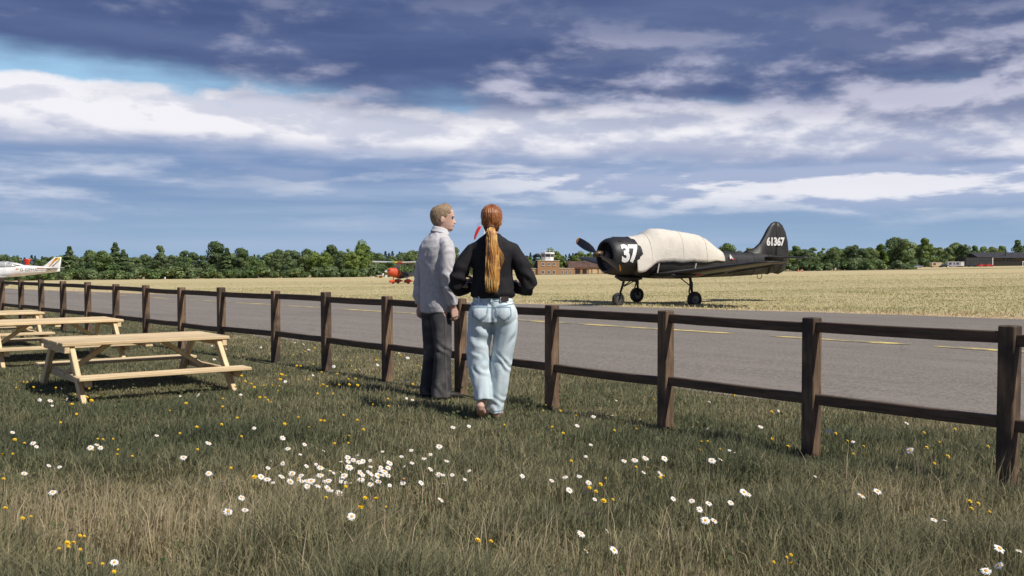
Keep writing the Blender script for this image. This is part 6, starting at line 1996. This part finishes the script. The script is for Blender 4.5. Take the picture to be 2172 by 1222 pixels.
V, F, T = blades(x, y, z - 0.01, hh, 0.007 + 0.0006 * np.hypot(x, y), rg.uniform(0.1, 0.8, n), tint, rg)
me = np_mesh("field_stubble", V, F, 3, {'tint': T}); me.materials.append(M_STUB)
tag(link("field_stubble", me), "short dry straw coloured stubble across the airfield", "grass", kind="stuff")
print("blades", NB, "stubble", n)

M_PETAL = plain("white_petal", (0.76, 0.745, 0.71), 0.6)
M_DISC = plain("orange_yellow_disc", (0.72, 0.36, 0.02), 0.7)
M_BUTTER = plain("yellow_petal", (0.80, 0.54, 0.015), 0.45)
M_STEM = plain("green_stem", (0.06, 0.085, 0.03), 0.7)


def daisy_meshes(seed):
    r = random.Random(seed)
    mb = MB()
    n = 15
    for i in range(n):
        a = 2 * math.pi * i / n + r.uniform(-0.08, 0.08)
        L = r.uniform(0.019, 0.023); w = 0.0046; dr = r.uniform(-0.006, 0.003)
        c, s_ = math.cos(a), math.sin(a)
        P = lambda q, t, zz: (q * c - t * s_, q * s_ + t * c, zz)
        mb.add([P(0.004, -w * 0.5, 0), P(0.004, w * 0.5, 0), P(L * 0.6, w, 0.002), P(L, w * 0.4, dr), P(L, -w * 0.4, dr), P(L * 0.6, -w, 0.002)], [(0, 1, 2, 5), (5, 2, 3, 4)])
    pet = mb.mesh("petals"); pet.materials.append(M_PETAL)
    d = MB().ball((0, 0, 0.001), (0.0078, 0.0078, 0.0045), 10, 6).mesh("disc"); d.materials.append(M_DISC)
    return pet, d


def butter_meshes(seed):
    r = random.Random(seed)
    mb = MB()
    for q in range(2):
        for i in range(8):
            a = 2 * math.pi * i / 8 + r.uniform(-0.2, 0.2) + q * 0.4
            L = (0.015, 0.010)[q]; w = 0.0055; up = (0.003, 0.008)[q]
            c, s_ = math.cos(a), math.sin(a)
            P = lambda u, t, zz: (u * c - t * s_, u * s_ + t * c, zz)
            mb.add([P(0.001, -w * 0.4, 0), P(0.001, w * 0.4, 0), P(L * 0.7, w, up), P(L, 0, up + 0.002), P(L * 0.7, -w, up)], [(0, 1, 2, 4), (4, 2, 3)])
    pet = mb.mesh("petals"); pet.materials.append(M_BUTTER)
    d = MB().ball((0, 0, 0.003), (0.005, 0.005, 0.005), 8, 5).mesh("disc"); d.materials.append(M_DISC)
    return pet, d


def stem_mesh(seed):
    r = random.Random(seed)
    a = r.uniform(-0.04, 0.04)
    me = MB().tube([(a, a * 0.5, -1.05), (a * 0.6, 0, -0.6), (0, 0, -0.25), (0, 0, 0)], [0.0022, 0.0019, 0.0016, 0.0014], 5).mesh("stem")
    me.materials.append(M_STEM)
    return me


DM = [daisy_meshes(i) for i in range(4)]
BMs = [butter_meshes(40 + i) for i in range(3)]
SM = [stem_mesh(i) for i in range(4)]
rf_ = random.Random(9)


def flower(kind, fx_, fy_, fh, lab, grp):
    t = empty("daisy" if kind == 0 else "yellow_flower", (fx_, fy_, 0), rf_.uniform(0, 6.28))
    pet, d = rf_.choice(DM if kind == 0 else BMs)
    k = rf_.choice((rf_.uniform(0.42, 0.7), rf_.uniform(0.65, 0.98))) * (1.0 if kind == 0 else 0.92)
    if fy_ > 7: k *= 1.10
    q = rf_.random()
    rot = (rf_.uniform(-0.35, 0.35), rf_.uniform(-0.35, 0.35), 0) if q < 0.15 else (rf_.uniform(-0.9, 0.9), rf_.uniform(-0.9, 0.9), 0)
    # heads lean towards the light
    rot = Vector((0.55, 0.0, 0)) if q < 0.72 else Vector(rot)
    rot = Vector((rot[0] + rf_.uniform(-0.25, 0.25), rot[1] + rf_.uniform(-0.3, 0.3), 0))
    t.rotation_euler = (0, 0, rf_.uniform(0.1, 0.9) if q < 0.72 else rf_.uniform(0, 6.28))
    a = link("petals", pet, t, None, (0, 0, fh), rot); a.scale = (k, k, k)
    b2 = link("disc", d, t, None, (0, 0, fh), rot); b2.scale = (k, k, k)
    c = link("stem", rf_.choice(SM), t, None, (0, 0, fh)); c.scale = (1, 1, fh)
    tag(t, lab, "flower", grp)


for _ in range(42):                       # small blooms between the larger ones of the clump
    DAISIES.append((rf_.gauss(-0.80, 0.34), rf_.gauss(5.12, 0.24), rf_.uniform(0.10, 0.20)))
for fx_, fy_, fh in DAISIES:
    dens = sum(1 for q in DAISIES if (q[0] - fx_) ** 2 + (q[1] - fy_) ** 2 < 0.16)
    if dens >= 7 and -1.9 < fx_ < 0: lab, grp = "white daisy in the dense daisy clump before the couple", "daisies of the clump"
    elif fx_ < -2.2: lab, grp = "white daisy in the greener grass by the tables", "daisies by the tables"
    elif s_of(fx_, fy_) > -1.2: lab, grp = "white daisy close along the foot of the fence", "daisies along the fence"
    else: lab, grp = "white daisy standing alone in the open meadow", "scattered daisies"
    flower(0, fx_, fy_, fh, lab, grp)
for fx_, fy_, fh in BUTTERCUPS:
    if s_of(fx_, fy_) > -1.2: lab, grp = "small yellow flower close along the foot of the fence", "yellow flowers along the fence"
    elif fx_ < -2.2: lab, grp = "small yellow flower in the greener grass by the tables", "yellow flowers by the tables"
    else: lab, grp = "small yellow flower in the open meadow", "yellow flowers in the meadow"
    flower(1, fx_, fy_, fh, lab, grp)
